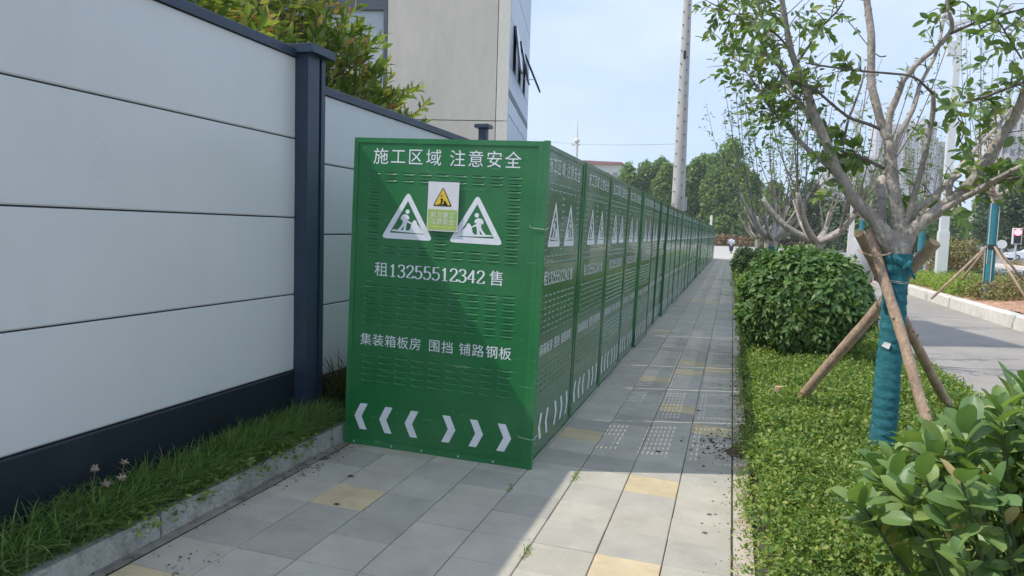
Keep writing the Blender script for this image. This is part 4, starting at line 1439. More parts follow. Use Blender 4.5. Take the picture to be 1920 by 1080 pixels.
wt = empty("wrapped_tree", (1.0, 5.21, 0))
tag(wt, "nearest pruned tree with teal cloth wound round its trunk and three prop poles", "tree")
rb = random.Random(21)
MB().tube([(.992, 5.205, 0), (1.0, 5.215, .5), (1.012, 5.228, 1.0), (1.018, 5.233, 1.38), (1.020, 5.235, 1.43), (1.022, 5.238, 1.47), (1.024, 5.24, 1.50)], [.072, .068, .062, .066, .076, .074, .04], 18, wob=.04).build("trunk", M_BARK, wt, smooth=True)
for nm, pts in LIMBS.items():
    P_, r_ = smooth_path([p[:3] for p in pts], [p[3] for p in pts], 3)
    if nm in "ABCDE":
        P_ = [Vector((1.022 + (P_[0].x - 1.022) * .3, 5.24, 1.41))] + P_
        r_ = [r_[0] * 1.3, r_[0] * 1.3, r_[1] * 1.2] + r_[2:]
    r_ = [q * rb.uniform(.80, .90) for q in r_]
    mb = MB().tube(P_, r_, 12 if r_[0] > .03 else 7, wob=.03)
    if r_[0] > .02:
        for q in range(int(len(P_) * .8)):                   # knots and pruned spurs
            i = rb.randrange(2, len(P_) - 1)
            d = Vector((rb.gauss(0, 1), rb.gauss(0, 1), rb.gauss(0, .6))).normalized()
            mb.tube([P_[i] + d * r_[i] * .6, P_[i] + d * (r_[i] + rb.uniform(.005, .03))], [rb.uniform(.004, .008), .003], 5)
    mb.build("limb", M_BARK if r_[0] > .014 else M_TWIG, wt, smooth=True)

LP, LD, LN, LL = [], [], [], []
tw = MB()
random.seed(23)
def add_twigs(nm, n, t0, t1, length, nl, leaf, out=(0, 0, 0), droop=.3):
    pts = [Vector(p[:3]) for p in LIMBS[nm]]
    for q in range(n):
        t = random.uniform(t0, t1) * (len(pts) - 1)
        i = min(int(t), len(pts) - 2)
        p = pts[i].lerp(pts[i + 1], t - i)
        ax = (pts[i + 1] - pts[i]).normalized()
        rd = Vector((random.gauss(0, 1), random.gauss(0, 1), random.gauss(.1, .7)))
        rd = (rd - ax * rd.dot(ax)).normalized()
        d = (ax * random.uniform(.2, .9) + rd + Vector(out)).normalized()
        ln = length * random.uniform(.4, 1.25)
        mid = p + d * ln * .5 + Vector((0, 0, random.uniform(-.01, .03)))
        e = p + d * ln + Vector((0, 0, -droop * ln * .3))
        tw.tube([p, mid, e], [.0034, .0025, .0012], 5, caps=False)
        a, b, c, l = sprig(p, (e - p), (e - p).length, random.randint(max(3, nl - 3), nl + 2), leaf, droop)
        # leaves hang from the twig
        for v in b:
            pass
        LP.extend(a)
        LD.extend([(v + Vector((random.gauss(0, .2), random.gauss(0, .2), -.28))).normalized() for v in b])
        LN.extend([(v + Vector((random.gauss(0, .35), random.gauss(0, .35), .5))).normalized() for v in c])
        LL.extend(l)
add_twigs('A', 15, .55, 1.0, .30, 8, 0.062)
add_twigs('A2', 34, .25, 1.0, .30, 9, 0.060, (-.2, 0, .1))
add_twigs('A3', 44, .35, 1.0, .26, 9, 0.058, (-.1, 0, .3))
add_twigs('F6', 20, .1, 1.0, .24, 9, 0.058)
add_twigs('F4', 10, .2, 1.0, .15, 7, 0.057)
add_twigs('F2', 14, .1, 1.0, .20, 7, 0.063)
add_twigs('F3', 9, .35, 1.0, .14, 6, 0.070)
add_twigs('F1', 8, .3, 1.0, .16, 7, 0.084)
add_twigs('F7', 3, .3, 1.0, .10, 4, 0.044)
add_twigs('F5', 3, .5, 1.0, .10, 4, 0.053)
add_twigs('A4', 5, .5, 1.0, .18, 7, 0.075)
add_twigs('A', 6, .22, .5, .20, 6, 0.075)
add_twigs('C3', 9, .1, 1.0, .20, 8, 0.075)
add_twigs('C2', 5, .8, 1.0, .12, 6, 0.062)
add_twigs('D1', 10, .1, 1.0, .20, 7, 0.075, (0, 0, -.2))
add_twigs('D', 3, .6, 1.0, .12, 5, 0.062)
add_twigs('E1', 9, .2, 1.0, .18, 7, 0.079)
add_twigs('E2', 11, .25, 1.0, .22, 8, 0.075)
add_twigs('E', 9, .35, 1.0, .25, 8, 0.081)
add_twigs('E3', 9, .2, 1.0, .18, 7, 0.079)
add_twigs('F8', 8, .2, 1.0, .15, 7, 0.070)
add_twigs('C4', 7, .3, 1.0, .16, 6, 0.057)
add_twigs('C', 2, .3, .8, .12, 5, 0.070)
tw.build("twigs", M_TWIG, wt, "stuff")
P, D, N = [np.array([tuple(v) for v in q]) for q in (LP, LD, LN)]
L = np.array(LL)
sc = L / np.linalg.norm(P - np.array(CAM), axis=1)
idx = np.argsort(-sc)[:300]
leaf_parts(wt, P, D, N, L, idx, M_TREELEAF, leaf_protos(M_TREELEAF, .52, .5, 6, 9))
rest = np.setdiff1d(np.arange(len(P)), idx)
shaped_foliage(wt, P[rest], D[rest], N[rest], L[rest], M_TREELEAF, .50, .5, 9)

wr = empty("trunk_wrap", (1.0, 5.21, 0))
tag(wr, "teal cloth wound in rough turns round the nearest tree trunk, knotted at the top", "tree wrap")
wrap_mesh((.994, 5.207, .02), (1.020, 5.233, 1.405), .077, .067, 34, 110, .0055, .010).build("cloth", M_TEAL, wr, smooth=True)
mb = MB()
fl_ = [(.955, 5.163, 1.39), (.985, 5.142, 1.378), (1.03, 5.140, 1.356), (1.07, 5.152, 1.318), (1.10, 5.168, 1.272), (1.112, 5.175, 1.252)]
V = []
for i, (x, y, z) in enumerate(fl_):
    w = (.018, .024, .028, .026, .018, .004)[i]
    V += [(x, y - .004, z + w), (x + .004, y - .014, z), (x, y - .002, z - w)]
F = []
for i in range(len(fl_) - 1):
    for k in range(2):
        F.append((i * 3 + k, i * 3 + k + 1, i * 3 + k + 4, i * 3 + k + 3))
mb.add(V, F)
mb.build("knot_flap", M_TEAL, wr)
MB().tube([(1.075, 5.142, 1.36), (1.05, 5.13, 1.335), (1.03, 5.125, 1.315)], [.012, .016, .006], 7).build("knot", M_TEAL, wr)
for z in (1.232, 1.222):
    ring = [(1.016 + .079 * math.cos(a), 5.23 + .079 * math.sin(a), z + .004 * math.sin(a * 2)) for a in np.linspace(0, 6.283, 25)]
    MB().tube(ring, .0022, 5, caps=False).build("string", M_ROPE, wr)
MB().add([(.945, 5.170, .815), (.983, 5.134, .80), (.993, 5.128, .838), (.96, 5.155, .845)], [(0, 1, 2, 3)]).build("paper_tag", M_SIGNW, wr)
for pts in ([(.965, 5.138, .44), (.99, 5.124, .47), (1.01, 5.120, .515)], [(.94, 5.16, .235), (.98, 5.124, .25), (1.03, 5.124, .285)]):
    MB().tube(pts, [.002, .003, .001], 5).build("loose_thread", M_TEALP, wr)
P3A, P3B = Vector((1.196, 4.75, .281)), Vector((.852, 5.30, 1.550))
P3A = P3A + (P3A - P3B) * .27
# three prop poles
def prop_pole(a, b, r0, r1, label):
    a, b = Vector(a), Vector(b)
    t = empty("prop_pole", a)
    tag(t, label, "prop pole", "wooden prop poles leaning on the nearest tree")
    n = 26
    pts = [a.lerp(b, i / n) + Vector((math.sin(i * .5) * .003, math.cos(i * .37) * .003, 0)) for i in range(n + 1)]
    rad = [(r0 + (r1 - r0) * i / n) * random.uniform(.94, 1.06) for i in range(n + 1)]
    mb = MB().tube(pts, rad, 14, wob=.035, caps=False)
    d = (b - a).normalized()
    for q in range(9):
        p = a.lerp(b, random.uniform(.12, .92))
        s = d.orthogonal().normalized()
        s = Matrix.Rotation(random.uniform(0, 6.28), 3, d) @ s
        mb.tube([p + s * r1 * .7, p + s * (r1 + random.uniform(.006, .014)) + d * .006], [.012, .007], 6)
    mb.build("shaft", M_PROP, t, smooth=True)
    MB().tube([b - d * .004, b + d * .003], r1 * .98, 14).build("sawn_end", M_CUT, t)
prop_pole((.469, 6.388, .0), (1.235, 5.30, 1.483), .038, .036, "rough prop pole crossing behind the trunk from lower left, cut end at upper right")
prop_pole((1.90, 6.83, -.08), (.807, 5.42, 1.528), .036, .034, "darker rough prop pole crossing behind the trunk towards the upper left")
prop_pole(P3A, P3B, .034, .031, "pale prop pole leaning in front of the teal wrapped trunk")
st = empty("stump", (.43, 6.45, 0))
tag(st, "small sawn stump in the ground cover beside the foot of a prop pole", "stump")
MB().tube([(.43, 6.42, 0), (.43, 6.42, .255)], [.036, .034], 12).build("wood", M_PROP, st)
MB().tube([(.43, 6.42, .253), (.43, 6.42, .259)], .033, 12).build("sawn_top", M_CUT, st)
tie = MB()
for (c, r, z) in (((.90, 5.03), .075, 1.335),):
    tie.tube([(.80, 5.36, 1.42), (.82, 5.28, 1.40), (.865, 5.13, 1.385), (.925, 5.10, 1.40), (.965, 5.16, 1.41)], .006, 6)
tag(tie.build("tie_rope", M_PROP), "bark rope tying the pale prop pole to the pole behind it", "rope")

M_SHOOT = mat("grey_brown_shoot", (0.20, 0.165, 0.135), .8, .3, 3, 40)
# ------------------------------------------------------------------ other pruned trees
def pruned_tree(x, y, z0, hf, r, limbs, spread, shoots, slen, leaf, nleaf, label, group, wrap=True, seed=0, strips=False, parts=True, lean_up=1.0):
    rs = random.Random(seed)
    t = empty("pruned_tree", (x, y, z0))
    tag(t, label, "tree", group)
    MB().tube([(x, y, z0 - .1), (x + .01, y, z0 + hf * .5), (x, y + .01, z0 + hf * .92), (x, y, z0 + hf)], [r * 1.05, r * .95, r * 1.0, r * .8], 12).build("trunk", M_BARK, t, smooth=True)
    tips = []
    for k in range(limbs):
        a = 6.283 * k / limbs + rs.uniform(-.35, .35)
        ln = spread * rs.uniform(.65, 1.15)
        e = Vector((x + math.cos(a) * ln, y + math.sin(a) * ln, z0 + hf + ln * rs.uniform(.6, 1.25)))
        b = Vector((x, y, z0 + hf * .95))
        mid = b.lerp(e, .5) + Vector((math.cos(a) * .06, math.sin(a) * .06, -.06))
        P_, r_ = smooth_path([b, mid, e], [r * .55, r * .42, r * .30], 4)
        MB().tube(P_, r_, 9, wob=.05).build("limb", M_BARK, t, smooth=True)
        tips.append((mid, a, r * .3))
        tips.append((e, a, r * .3))
    tw_ = MB()
    LP, LD, LN, LL = [], [], [], []
    for q in range(shoots):
        p, a, rr = rs.choice(tips)
        a2 = a + rs.uniform(-1.0, 1.0)
        l = slen * rs.uniform(.45, 1.15)
        o = rs.uniform(.10, .62) / lean_up
        p1 = p + Vector((math.cos(a2) * o * l * .5, math.sin(a2) * o * l * .5, l * .45))
        p2 = p + Vector((math.cos(a2) * o * l * .8, math.sin(a2) * o * l * .8, l))
        P_, r_ = smooth_path([p, p1, p2], [rr * .42, rr * .26, .004], 3)
        tw_.tube(P_, r_, 6, caps=False)
        for w in range(2):
            s = rs.uniform(.3, .85)
            pp = p1.lerp(p2, (s - .45) / .55) if s > .45 else p.lerp(p1, s / .45)
            qq = pp + Vector((rs.gauss(0, .16), rs.gauss(0, .16), rs.uniform(.05, .4))) * l * .45
            tw_.tube([pp, (pp + qq) / 2 + Vector((rs.gauss(0, .02), rs.gauss(0, .02), 0)), qq], [rr * .14, rr * .1, .003], 5, caps=False)
            for h in range(nleaf):
                LP.append(pp.lerp(qq, rs.random()) + Vector((rs.gauss(0, .03), rs.gauss(0, .03), rs.gauss(0, .03))))
                LD.append(Vector((rs.gauss(0, 1), rs.gauss(0, 1), rs.gauss(-.4, .5))).normalized())
                LN.append(Vector((rs.gauss(0, .6), rs.gauss(0, .6), .8)).normalized())
                LL.append(leaf * rs.uniform(.6, 1.2))
        for w in range(nleaf):
            s = rs.uniform(.35, 1.0)
            pp = p1.lerp(p2, (s - .45) / .55) if s > .45 else p.lerp(p1, s / .45)
            for h in range(3):
                LP.append(pp + Vector((rs.gauss(0, .07), rs.gauss(0, .07), rs.gauss(0, .06))))
                LD.append(Vector((rs.gauss(0, 1), rs.gauss(0, 1), rs.gauss(-.4, .5))).normalized())
                LN.append(Vector((rs.gauss(0, .6), rs.gauss(0, .6), .8)).normalized())
                LL.append(leaf * rs.uniform(.6, 1.2))
    tw_.build("shoots", M_SHOOT, t, "stuff", smooth=True)
    if LP:
        P, D, N = [np.array([tuple(v) for v in q]) for q in (LP, LD, LN)]
        L = np.array(LL)
        foliage(t, P, D, N, L, L * .45, M_TREELEAF, "foliage")
    return t

def small_wrap(x, y, z0, h0, h1, r, label, group, strips=False):
    w = empty("trunk_wrap", (x, y, z0))
    tag(w, label, "tree wrap", group)
    wrap_mesh((x, y, z0 + h0), (x, y, z0 + h1), r, r * .96, 18, 36, .006).build("cloth", M_TEAL if not strips else M_TEALP, w, smooth=True)
    if strips:
        for k in range(7):
            a = k * .9 + .2
            rr = r + .014
            MB().tube([(x + rr * math.cos(a), y + rr * math.sin(a), z0 + h0 + (.0 if k % 2 else .9)), (x + rr * math.cos(a + .05), y + rr * math.sin(a + .05), z0 + (h1 if k % 2 == 0 else 1.25))], .013, 5).build("batten", M_ROPE, w)

def leaning_props(x, y, z0, top, r, spread, labels, group, n=4, rad=.032, a0=.6):
    for k in range(n):
        a = a0 + 6.283 * k / n
        s = empty("prop_pole", (x + spread * math.cos(a), y + spread * math.sin(a), z0))
        tag(s, labels[k], "prop pole", group)
        MB().tube([(x + spread * math.cos(a), y + spread * math.sin(a), z0 - .05), (x + r * math.cos(a), y + r * math.sin(a), z0 + top)], [rad, rad * .9], 8).build("shaft", M_PROP, s, smooth=True)

GT = "pruned trees along the planting bed"
GW = "teal trunk wraps of the bed trees"
pruned_tree(1.08, 10.75, -.02, 1.52, .095, 6, .75, 17, 1.9, .08, 5, "second pruned tree of the bed, its fork showing over the biggest round shrub", GT, seed=31)
small_wrap(1.08, 10.75, -.02, .1, 1.30, .105, "teal wrap just showing over the biggest round shrub, on the second bed tree", GW)
p2 = empty("prop_pole", (.93, 10.4, 0))
tag(p2, "orange-brown prop stake standing against the second bed tree", "prop pole")
MB().tube([(.88, 10.2, 0), (.98, 10.6, 1.40)], [.045, .042], 10).build("shaft", M_PROP, p2, smooth=True)
pruned_tree(.80, 16.0, -.02, 1.50, .085, 7, .7, 19, 2.9, .11, 9, "third pruned tree of the bed with many dark upright shoots", GT, seed=32)
small_wrap(.80, 16.0, -.02, .1, 1.32, .095, "teal wrap on the third bed tree above the second round shrub", GW)
pruned_tree(.95, 22.5, -.02, 1.5, .08, 7, .8, 17, 2.5, .12, 8, "fourth pruned tree of the bed, bushy with thin brownish shoots", GT, seed=33)
pruned_tree(.9, 30.0, -.02, 1.5, .08, 7, .8, 15, 2.4, .13, 8, "fifth and farthest pruned tree of the bed before the crossing", GT, seed=34)

GM = "wrapped trees standing on the median"
GMW = "teal trunk wraps of the median trees"
def median_tree(x, y, r, label, wlabel, shoots, slen, seed, strips, z0=.08, hf=2.75):
    pruned_tree(x, y, z0, hf, r, 7, .85, shoots, slen, .13, 9, label, GM, seed=seed, lean_up=2.2)
    small_wrap(x, y, z0, .0, hf - .30, r * 1.13, wlabel, GMW, strips)
median_tree(6.42, 21.91, .095, "median tree with pale battened teal wrap and tall thin shoots, beside the earth bed",
            "teal wrap with pale vertical battens on the median tree by the earth bed", 22, 4.0, 41, True)
leaning_props(6.42, 21.91, .08, 1.36, .10, 1.5,
              ["thin pale prop pole on the far right of the battened median tree", "thin prop pole at the back left of the battened median tree", "thin prop pole reaching the kerb in front left of the battened median tree", "thin dark prop pole in front right of the battened median tree"],
              "thin prop poles round the battened median tree", a0=.35)
hoop = empty("prop_collar", (6.42, 21.91, 1.4))
tag(hoop, "dark collar clamping the thin prop poles to the battened median tree", "collar")
MB().tube([(6.42, 21.91, 1.36), (6.42, 21.91, 1.47)], [.135, .135], 14).build("band", M_DARKSTEEL, hoop)
median_tree(8.2, 37.5, .12, "median tree with plain blue teal wrap beyond the brownish shrub", "plain blue teal wrap on the median tree beside the brownish shrub", 30, 3.6, 42, False)
median_tree(6.6, 43.5, .11, "median tree farthest towards the crossing, behind the grey cabinet", "teal wrap on the median tree behind the grey cabinet", 34, 3.6, 43, False)

# median shrubs and hedges
rs_ = random.Random(51)
t = empty("brownish_shrub", (7.95, 30.8, .05))
tag(t, "big rounded shrub with brownish thinning leaves on the median", "shrub")
blobs = []
for q in range(90):
    u = Vector((rs_.gauss(0, 1), rs_.gauss(0, 1), rs_.gauss(.35, .9))).normalized()
    f = rs_.uniform(.55, .86)
    blobs.append(((7.95 + u.x * 1.2 * f, 30.8 + u.y * 1.1 * f, .85 + u.z * .88 * f), rs_.uniform(.12, .26)))
P, D, N, L, O = clump_crown(blobs, 150, .10)
k = P[:, 2] > .25
foliage(t, P[k], D[k], N[k], L[k], L[k] * .5, M_BROWNFOL)
mb = MB()
for q in range(60):
    a = rs_.uniform(0, 6.28)
    rr = rs_.random() ** .5
    mb.tube([(7.95 + .25 * rr * math.cos(a), 30.8 + .25 * rr * math.sin(a), .05), (7.95 + .8 * rr * math.cos(a), 30.8 + .8 * rr * math.sin(a), .6), (7.95 + 1.1 * rr * math.cos(a), 30.8 + 1.1 * rr * math.sin(a), 1.0 + .5 * (1 - rr))], [.022, .016, .008], 5, caps=False)
mb.build("stems", mat("pale_twig", (0.30, 0.235, 0.19), .9, .2), t, "stuff")

def hedge(name, pts, r, per, leaf, m, label):
    bl_ = []
    for (x, y, z) in pts:
        bl_.append(((x, y, z), (r[0] * rs_.uniform(.8, 1.2), r[1] * rs_.uniform(.8, 1.2), r[2] * rs_.uniform(.8, 1.25))))
    P, D, N, L, O = clump_crown(bl_, per, leaf)
    o = foliage(None, P, D, N, L, L * .5, m, name, False, None)
    tag(o, label, "hedge")
grid = lambda x0, x1, y0, y1, s, z: [(x + rs_.uniform(-.1, .1), y + rs_.uniform(-.1, .1), z + rs_.uniform(-.04, .06)) for x in np.arange(x0, x1, s) for y in np.arange(y0, y1, s)]
hedge("lime_hedge", grid(5.95, 7.4, 22.4, 28.5, .42, .28), (.3, .3, .26), 260, .075, M_LIME, "bright lime green low hedge at the kerb of the median")
hedge("mixed_hedge", grid(6.3, 9.1, 21.2, 25.5, .42, .28), (.32, .32, .28), 220, .08, M_BROWNFOL, "low mixed green and brown hedge behind the red earth of the median")
hedge("mixed_hedge", grid(6.9, 9.2, 27.0, 30.0, .5, .28), (.35, .35, .28), 160, .09, M_DARKFOL, "low dark hedge round the foot of the brownish shrub")
hedge("island_hedge", grid(20.5, 26, 41, 64, 1.4, .08), (.9, .9, .22), 30, .22, M_BROWNFOL, "low hedge on the long island beyond the avenue")
hedge("red_hedge", [(x, 132 + rs_.uniform(-1, 1), .7) for x in np.arange(-14, 16, 1.3)], (1.2, 1.2, .95), 12, .5, M_REDFOL, "low reddish brown hedge on the far side of the crossing")

# grey cabinet wrapped with black sheeting, seen through the branches
cb = empty("covered_cabinet", (5.05, 33.0, -.2))
tag(cb, "rounded grey cover standing on the lane edge behind the branches", "cover")
mb = MB()
prof = [(.0, .55), (.5, .58), (1.0, .56), (1.5, .46), (1.85, .30), (2.05, .10)]
for i in range(1):
    mb.tube([(5.05, 33.0, -.2 + a) for a, b in prof], [b for a, b in prof], 16, wob=.03)
mb.build("shell", mat("grey_cover", (0.42, 0.42, 0.42), .7, .08, 2, 30), cb, smooth=True)
tp = empty("black_tarpaulin", (5.9, 31.5, -.2))
tag(tp, "crumpled black tarpaulin hanging in folds beside the rounded grey cover", "tarpaulin")
mb = MB()
V, F = [], []
for i in range(9):
    for k in range(17):
        t_ = i / 8
        a = k / 16
        V.append((5.35 + 1.1 * a + .05 * math.sin(k * 2.1), 31.5 + .16 * math.sin(k * 1.9 + i * .2) * (.4 + t_), 1.12 - 1.2 * t_ - .12 * math.sin(a * 9) * (1 - t_)))
for i in range(8):
    for k in range(16):
        a = i * 17 + k
        F.append((a, a + 1, a + 18, a + 17))
mb.add(V, F)
mb.build("sheet", mat("black_plastic", (0.018, 0.018, 0.02), .45, .3, 4, 40), tp)

# ------------------------------------------------------------------ tall pole standing in the green row, wire
M_POLE = mat("pale_concrete_pole", (0.52, 0.495, 0.45), .75, .07, 1.2, 40, stretch=(1, 1, .3), spots=((0.36, 0.33, 0.28), 1.4, .5, .8, .4))
tpole = empty("utility_pole", (-1.83, 25.6, 0))
tag(tpole, "tall pale tapering pole with rows of step bolts rising out of the green row", "pole")
def pr(z):
    return .255 - .0132 * z
MB().tube([(-1.83, 25.6, z) for z in (0, 3, 6, 9, 12, 14)], [pr(z) for z in (0, 3, 6, 9, 12, 14)], 20).build("shaft", M_POLE, tpole, smooth=True)
for z in np.arange(2.5, 11.8, .42):
    for a in (-2.25, -1.05):
        r = pr(z)
        p = Vector((-1.83 + r * math.cos(a), 25.6 + r * math.sin(a), z + (.21 if a > -1.5 else 0)))
        d = Vector((math.cos(a), math.sin(a), 0))
        MB().tube([p - d * .02, p + d * .035], .019, 6).build("step_bolt", M_DARKSTEEL, tpole)
MB().box(-1.87, -1.79, 25.6 - pr(7.4) - .012, 25.6 - pr(7.4) + .02, 7.28, 7.54, 0, .005).build("plate", M_DARKSTEEL, tpole)
MB().tube([(-1.6, 25.7, 2.3), (-1.6, 25.7, 2.75)], .06, 8).build("bracket", M_POLE, tpole)
wire = MB()
pa, pb = Vector((-16.74, 60, 9.1)), Vector((-1.86, 25.42, 4.5))
wire.tube([pa.lerp(pb, i / 24) - Vector((0, 0, .22 * (1 - (2 * i / 24 - 1) ** 2))) for i in range(25)], .009, 5)
tag(wire.build("overhead_wire", mat("grey_cable", (0.30, 0.32, 0.34), .7)), "thin overhead wire sagging from behind the building to the tall pole", "wire")
wp = empty("white_post", (-2.24, 80, -.2))
tag(wp, "slim white post standing beyond the end of the green row", "post")
MB().tube([(-2.24, 80, -.2), (-2.24, 80, 3.6)], [.14, .12], 8).build("shaft", M_POLE, wp, smooth=True)

# ------------------------------------------------------------------ white street lamps
M_LAMP = mat("white_lamp_paint", (0.72, 0.73, 0.70), .4, .04, 2, 30)
def street_lamp(x, y, h, s, label):
    t = empty("street_lamp", (x, y, 0))
    tag(t, label, "street lamp", "white street lamps on the median")
    MB().prism([(x - .15 * s, y - .15 * s), (x + .15 * s, y - .15 * s), (x + .15 * s, y + .15 * s), (x - .15 * s, y + .15 * s)], -.1, 1.85).build("base_box", M_LAMP, t)
    mb = MB()
    r0, r1 = .125 * s, .085 * s
    V = [(x - r0, y - r0, 1.85), (x + r0, y - r0, 1.85), (x + r0, y + r0, 1.85), (x - r0, y + r0, 1.85), (x - r1, y - r1, h), (x + r1, y - r1, h), (x + r1, y + r1, h), (x - r1, y + r1, h)]
    mb.add(V, [(0, 1, 5, 4), (1, 2, 6, 5), (2, 3, 7, 6), (3, 0, 4, 7), (4, 5, 6, 7)])
    mb.build("pole", M_LAMP, t)
    a = MB()
    a.add([(x + .09, y - .06, h - .12), (x + .09, y + .06, h - .12), (x - .52, y + .06, h + .62), (x - .52, y - .06, h + .62),
           (x + .09, y - .06, h + .10), (x + .09, y + .06, h + .10), (x - .44, y + .06, h + .70), (x - .44, y - .06, h + .70)],
          [(0, 3, 2, 1), (4, 5, 6, 7), (0, 1, 5, 4), (1, 2, 6, 5), (2, 3, 7, 6), (3, 0, 4, 7)])
    a.build("short_arm", M_LAMP, t)
    b = MB()
    V = [(x - .22, y - .12, h + .26), (x - .22, y + .12, h + .26), (x + 1.45, y + .12, h + .78), (x + 1.45, y - .12, h + .78),
         (x - .22, y - .12, h + .38), (x - .22, y + .12, h + .38), (x + 1.45, y + .12, h + .84), (x + 1.45, y - .12, h + .84)]
    b.add(V, [(0, 3, 2, 1), (4, 5, 6, 7), (0, 1, 5, 4), (1, 2, 6, 5), (2, 3, 7, 6), (3, 0, 4, 7)])
    b.build("luminaire", M_LAMP, t)
    MB().box(x - .30, x - .085, y - .1, y + .1, h - .62, h - .18).build("camera_box", M_LAMP, t)
street_lamp(6.53, 27.0, 8.05, 1.0, "nearest white street lamp on the median, its head among the top right branches")
street_lamp(6.45, 46.0, 8.35, 1.0, "second white street lamp, farther along, head seen between the tree's limbs")

# ------------------------------------------------------------------ far trees
def far_tree(x, y, h, w, m, label, group, seed, name="broadleaf_tree", leaf=.42, n=34, per=5.0, z0=-.1, lobes=True, trunk=.18, low=.12):
    rs = random.Random(seed)
    t = empty(name, (x, y, z0))
    tag(t, label, "tree", group)
    MB().tube([(x, y, z0), (x + .1, y, z0 + h * .4), (x, y, z0 + h * .85)], [trunk, trunk * .7, .04], 8).build("trunk", M_BARK, t)
    mb = MB()
    blobs = []
    tops = [(rs.uniform(-.35, .35) * w, rs.uniform(-.3, .3) * w, rs.uniform(.8, 1.0)) for q in range(3)] if lobes else [(0, 0, 1)]
    for q in range(n):
        s = rs.uniform(low, 1)
        ox, oy, hh = rs.choice(tops)
        rad = w * .5 * (1 - s ** 2.2 * .75) * rs.uniform(.35, 1.0)
        a = rs.uniform(0, 6.28)
        c = (x + ox * s + rad * math.cos(a), y + oy * s + rad * math.sin(a), z0 + h * s * hh * .97)
        r = w * rs.uniform(.10, .19)
        blobs.append((c, (r, r, r * 1.35)))
        if q % 5 == 0:
            mb.tube([(x, y, z0 + h * s * .6), c], [.05, .02], 5, caps=False)
    for ox, oy, hh in tops:
        blobs.append(((x + ox, y + oy, z0 + h * hh * .97), (w * .07, w * .07, w * .2)))
    mb.build("branches", M_TWIG, t, "stuff")
    P, D, N, L, O = clump_crown(blobs, per, leaf)
    foliage(t, P, D, N, L, L * .62, m, "crown")
    return t
GP = "tall trees beyond the crossing"
desc = ["leftmost tall green tree, low beside the red-roofed building", "tall green tree with a double pointed top, second from the red-roofed building", "tall green tree, third from the red-roofed building", "tall narrow green tree just left of the tall pole",
        "tall green tree standing right behind the tall pole", "tall green tree just right of the tall pole", "highest broad green tree of the row, second right of the pole", "dark rounded green tree ending the tall row on the right"]
for k, (px_, h, w) in enumerate(((-24.5, 11.0, 6.0), (-19.5, 15.0, 6.4), (-15.6, 15.8, 6.2), (-11.9, 14.8, 5.6), (-8.6, 15.4, 5.6), (-5.4, 16.8, 6.2), (-1.2, 18.6, 7.6), (2.6, 14.5, 6.5))):
    far_tree(px_, 140 + (k % 3) * 3, h, w, M_POPLAR, desc[k], GP, 60 + k, n=130, per=7.5, leaf=.64)
GB = "dark bushy trees beyond the bed trees"
for k, (x, y, h, w, m, lab) in enumerate(((6.5, 118, 9.5, 6, M_DARKFOL, "dark bushy tree behind the third bed tree's shoots"), (11.5, 118, 10.5, 5.5, M_DARKFOL, "dark conifer-like tree between the second and third bed trees"),
                                       (15.0, 112, 8.5, 6, M_DARKFOL, "dark bushy tree low behind the fork of the second bed tree"), (18.5, 110, 8.0, 6, M_POPLAR, "bright green bushy tree behind the rounded grey cover"),
                                       (23, 112, 8.2, 7, M_POPLAR, "green bushy tree behind the main tree's left limb"), (26, 130, 6.5, 6, M_DARKFOL, "dark green tree behind the main tree's fork"), (31, 150, 5.6, 7, M_POPLAR, "green tree behind the main tree's right limb"))):
    far_tree(x, y, h, w, m, lab, GB, 80 + k, n=60, per=6.5, leaf=.55)
GA = "trees lining the avenue on the far right"
for k, (x, y, h, w, lab) in enumerate(((34.0, 101, 11.0, 8, "tall dark avenue tree behind the traffic light, nearest of its line"), (39.5, 108, 11.5, 8, "avenue tree second from the near end, just beyond the white car"),
                                  (37.5, 122, 10.8, 7.5, "avenue tree third along the far kerb"), (42, 140, 10.8, 8, "avenue tree fourth along the far kerb"), (49, 168, 11, 8, "avenue tree fifth along the far kerb"),
                                  (35.5, 150, 6.2, 7, "rounded tree left of the avenue's vanishing gap, nearest of three"), (38, 175, 8.0, 8, "rounded tree left of the avenue's vanishing gap, middle of three"), (48, 210, 8.6, 10, "rounded tree left of the avenue's vanishing gap, farthest of three"),
                                  (72, 270, 7.0, 11, "low hazy tree in front of the far overpass, left one"), (79, 275, 6.4, 10, "low hazy tree in front of the far overpass, right one"))):
    far_tree(x, y, h, w, M_POPLAR if k > 2 else M_DARKFOL, lab, GA, 100 + k, n=70, per=7.0, leaf=.6, low=.30 if k < 5 else .12)

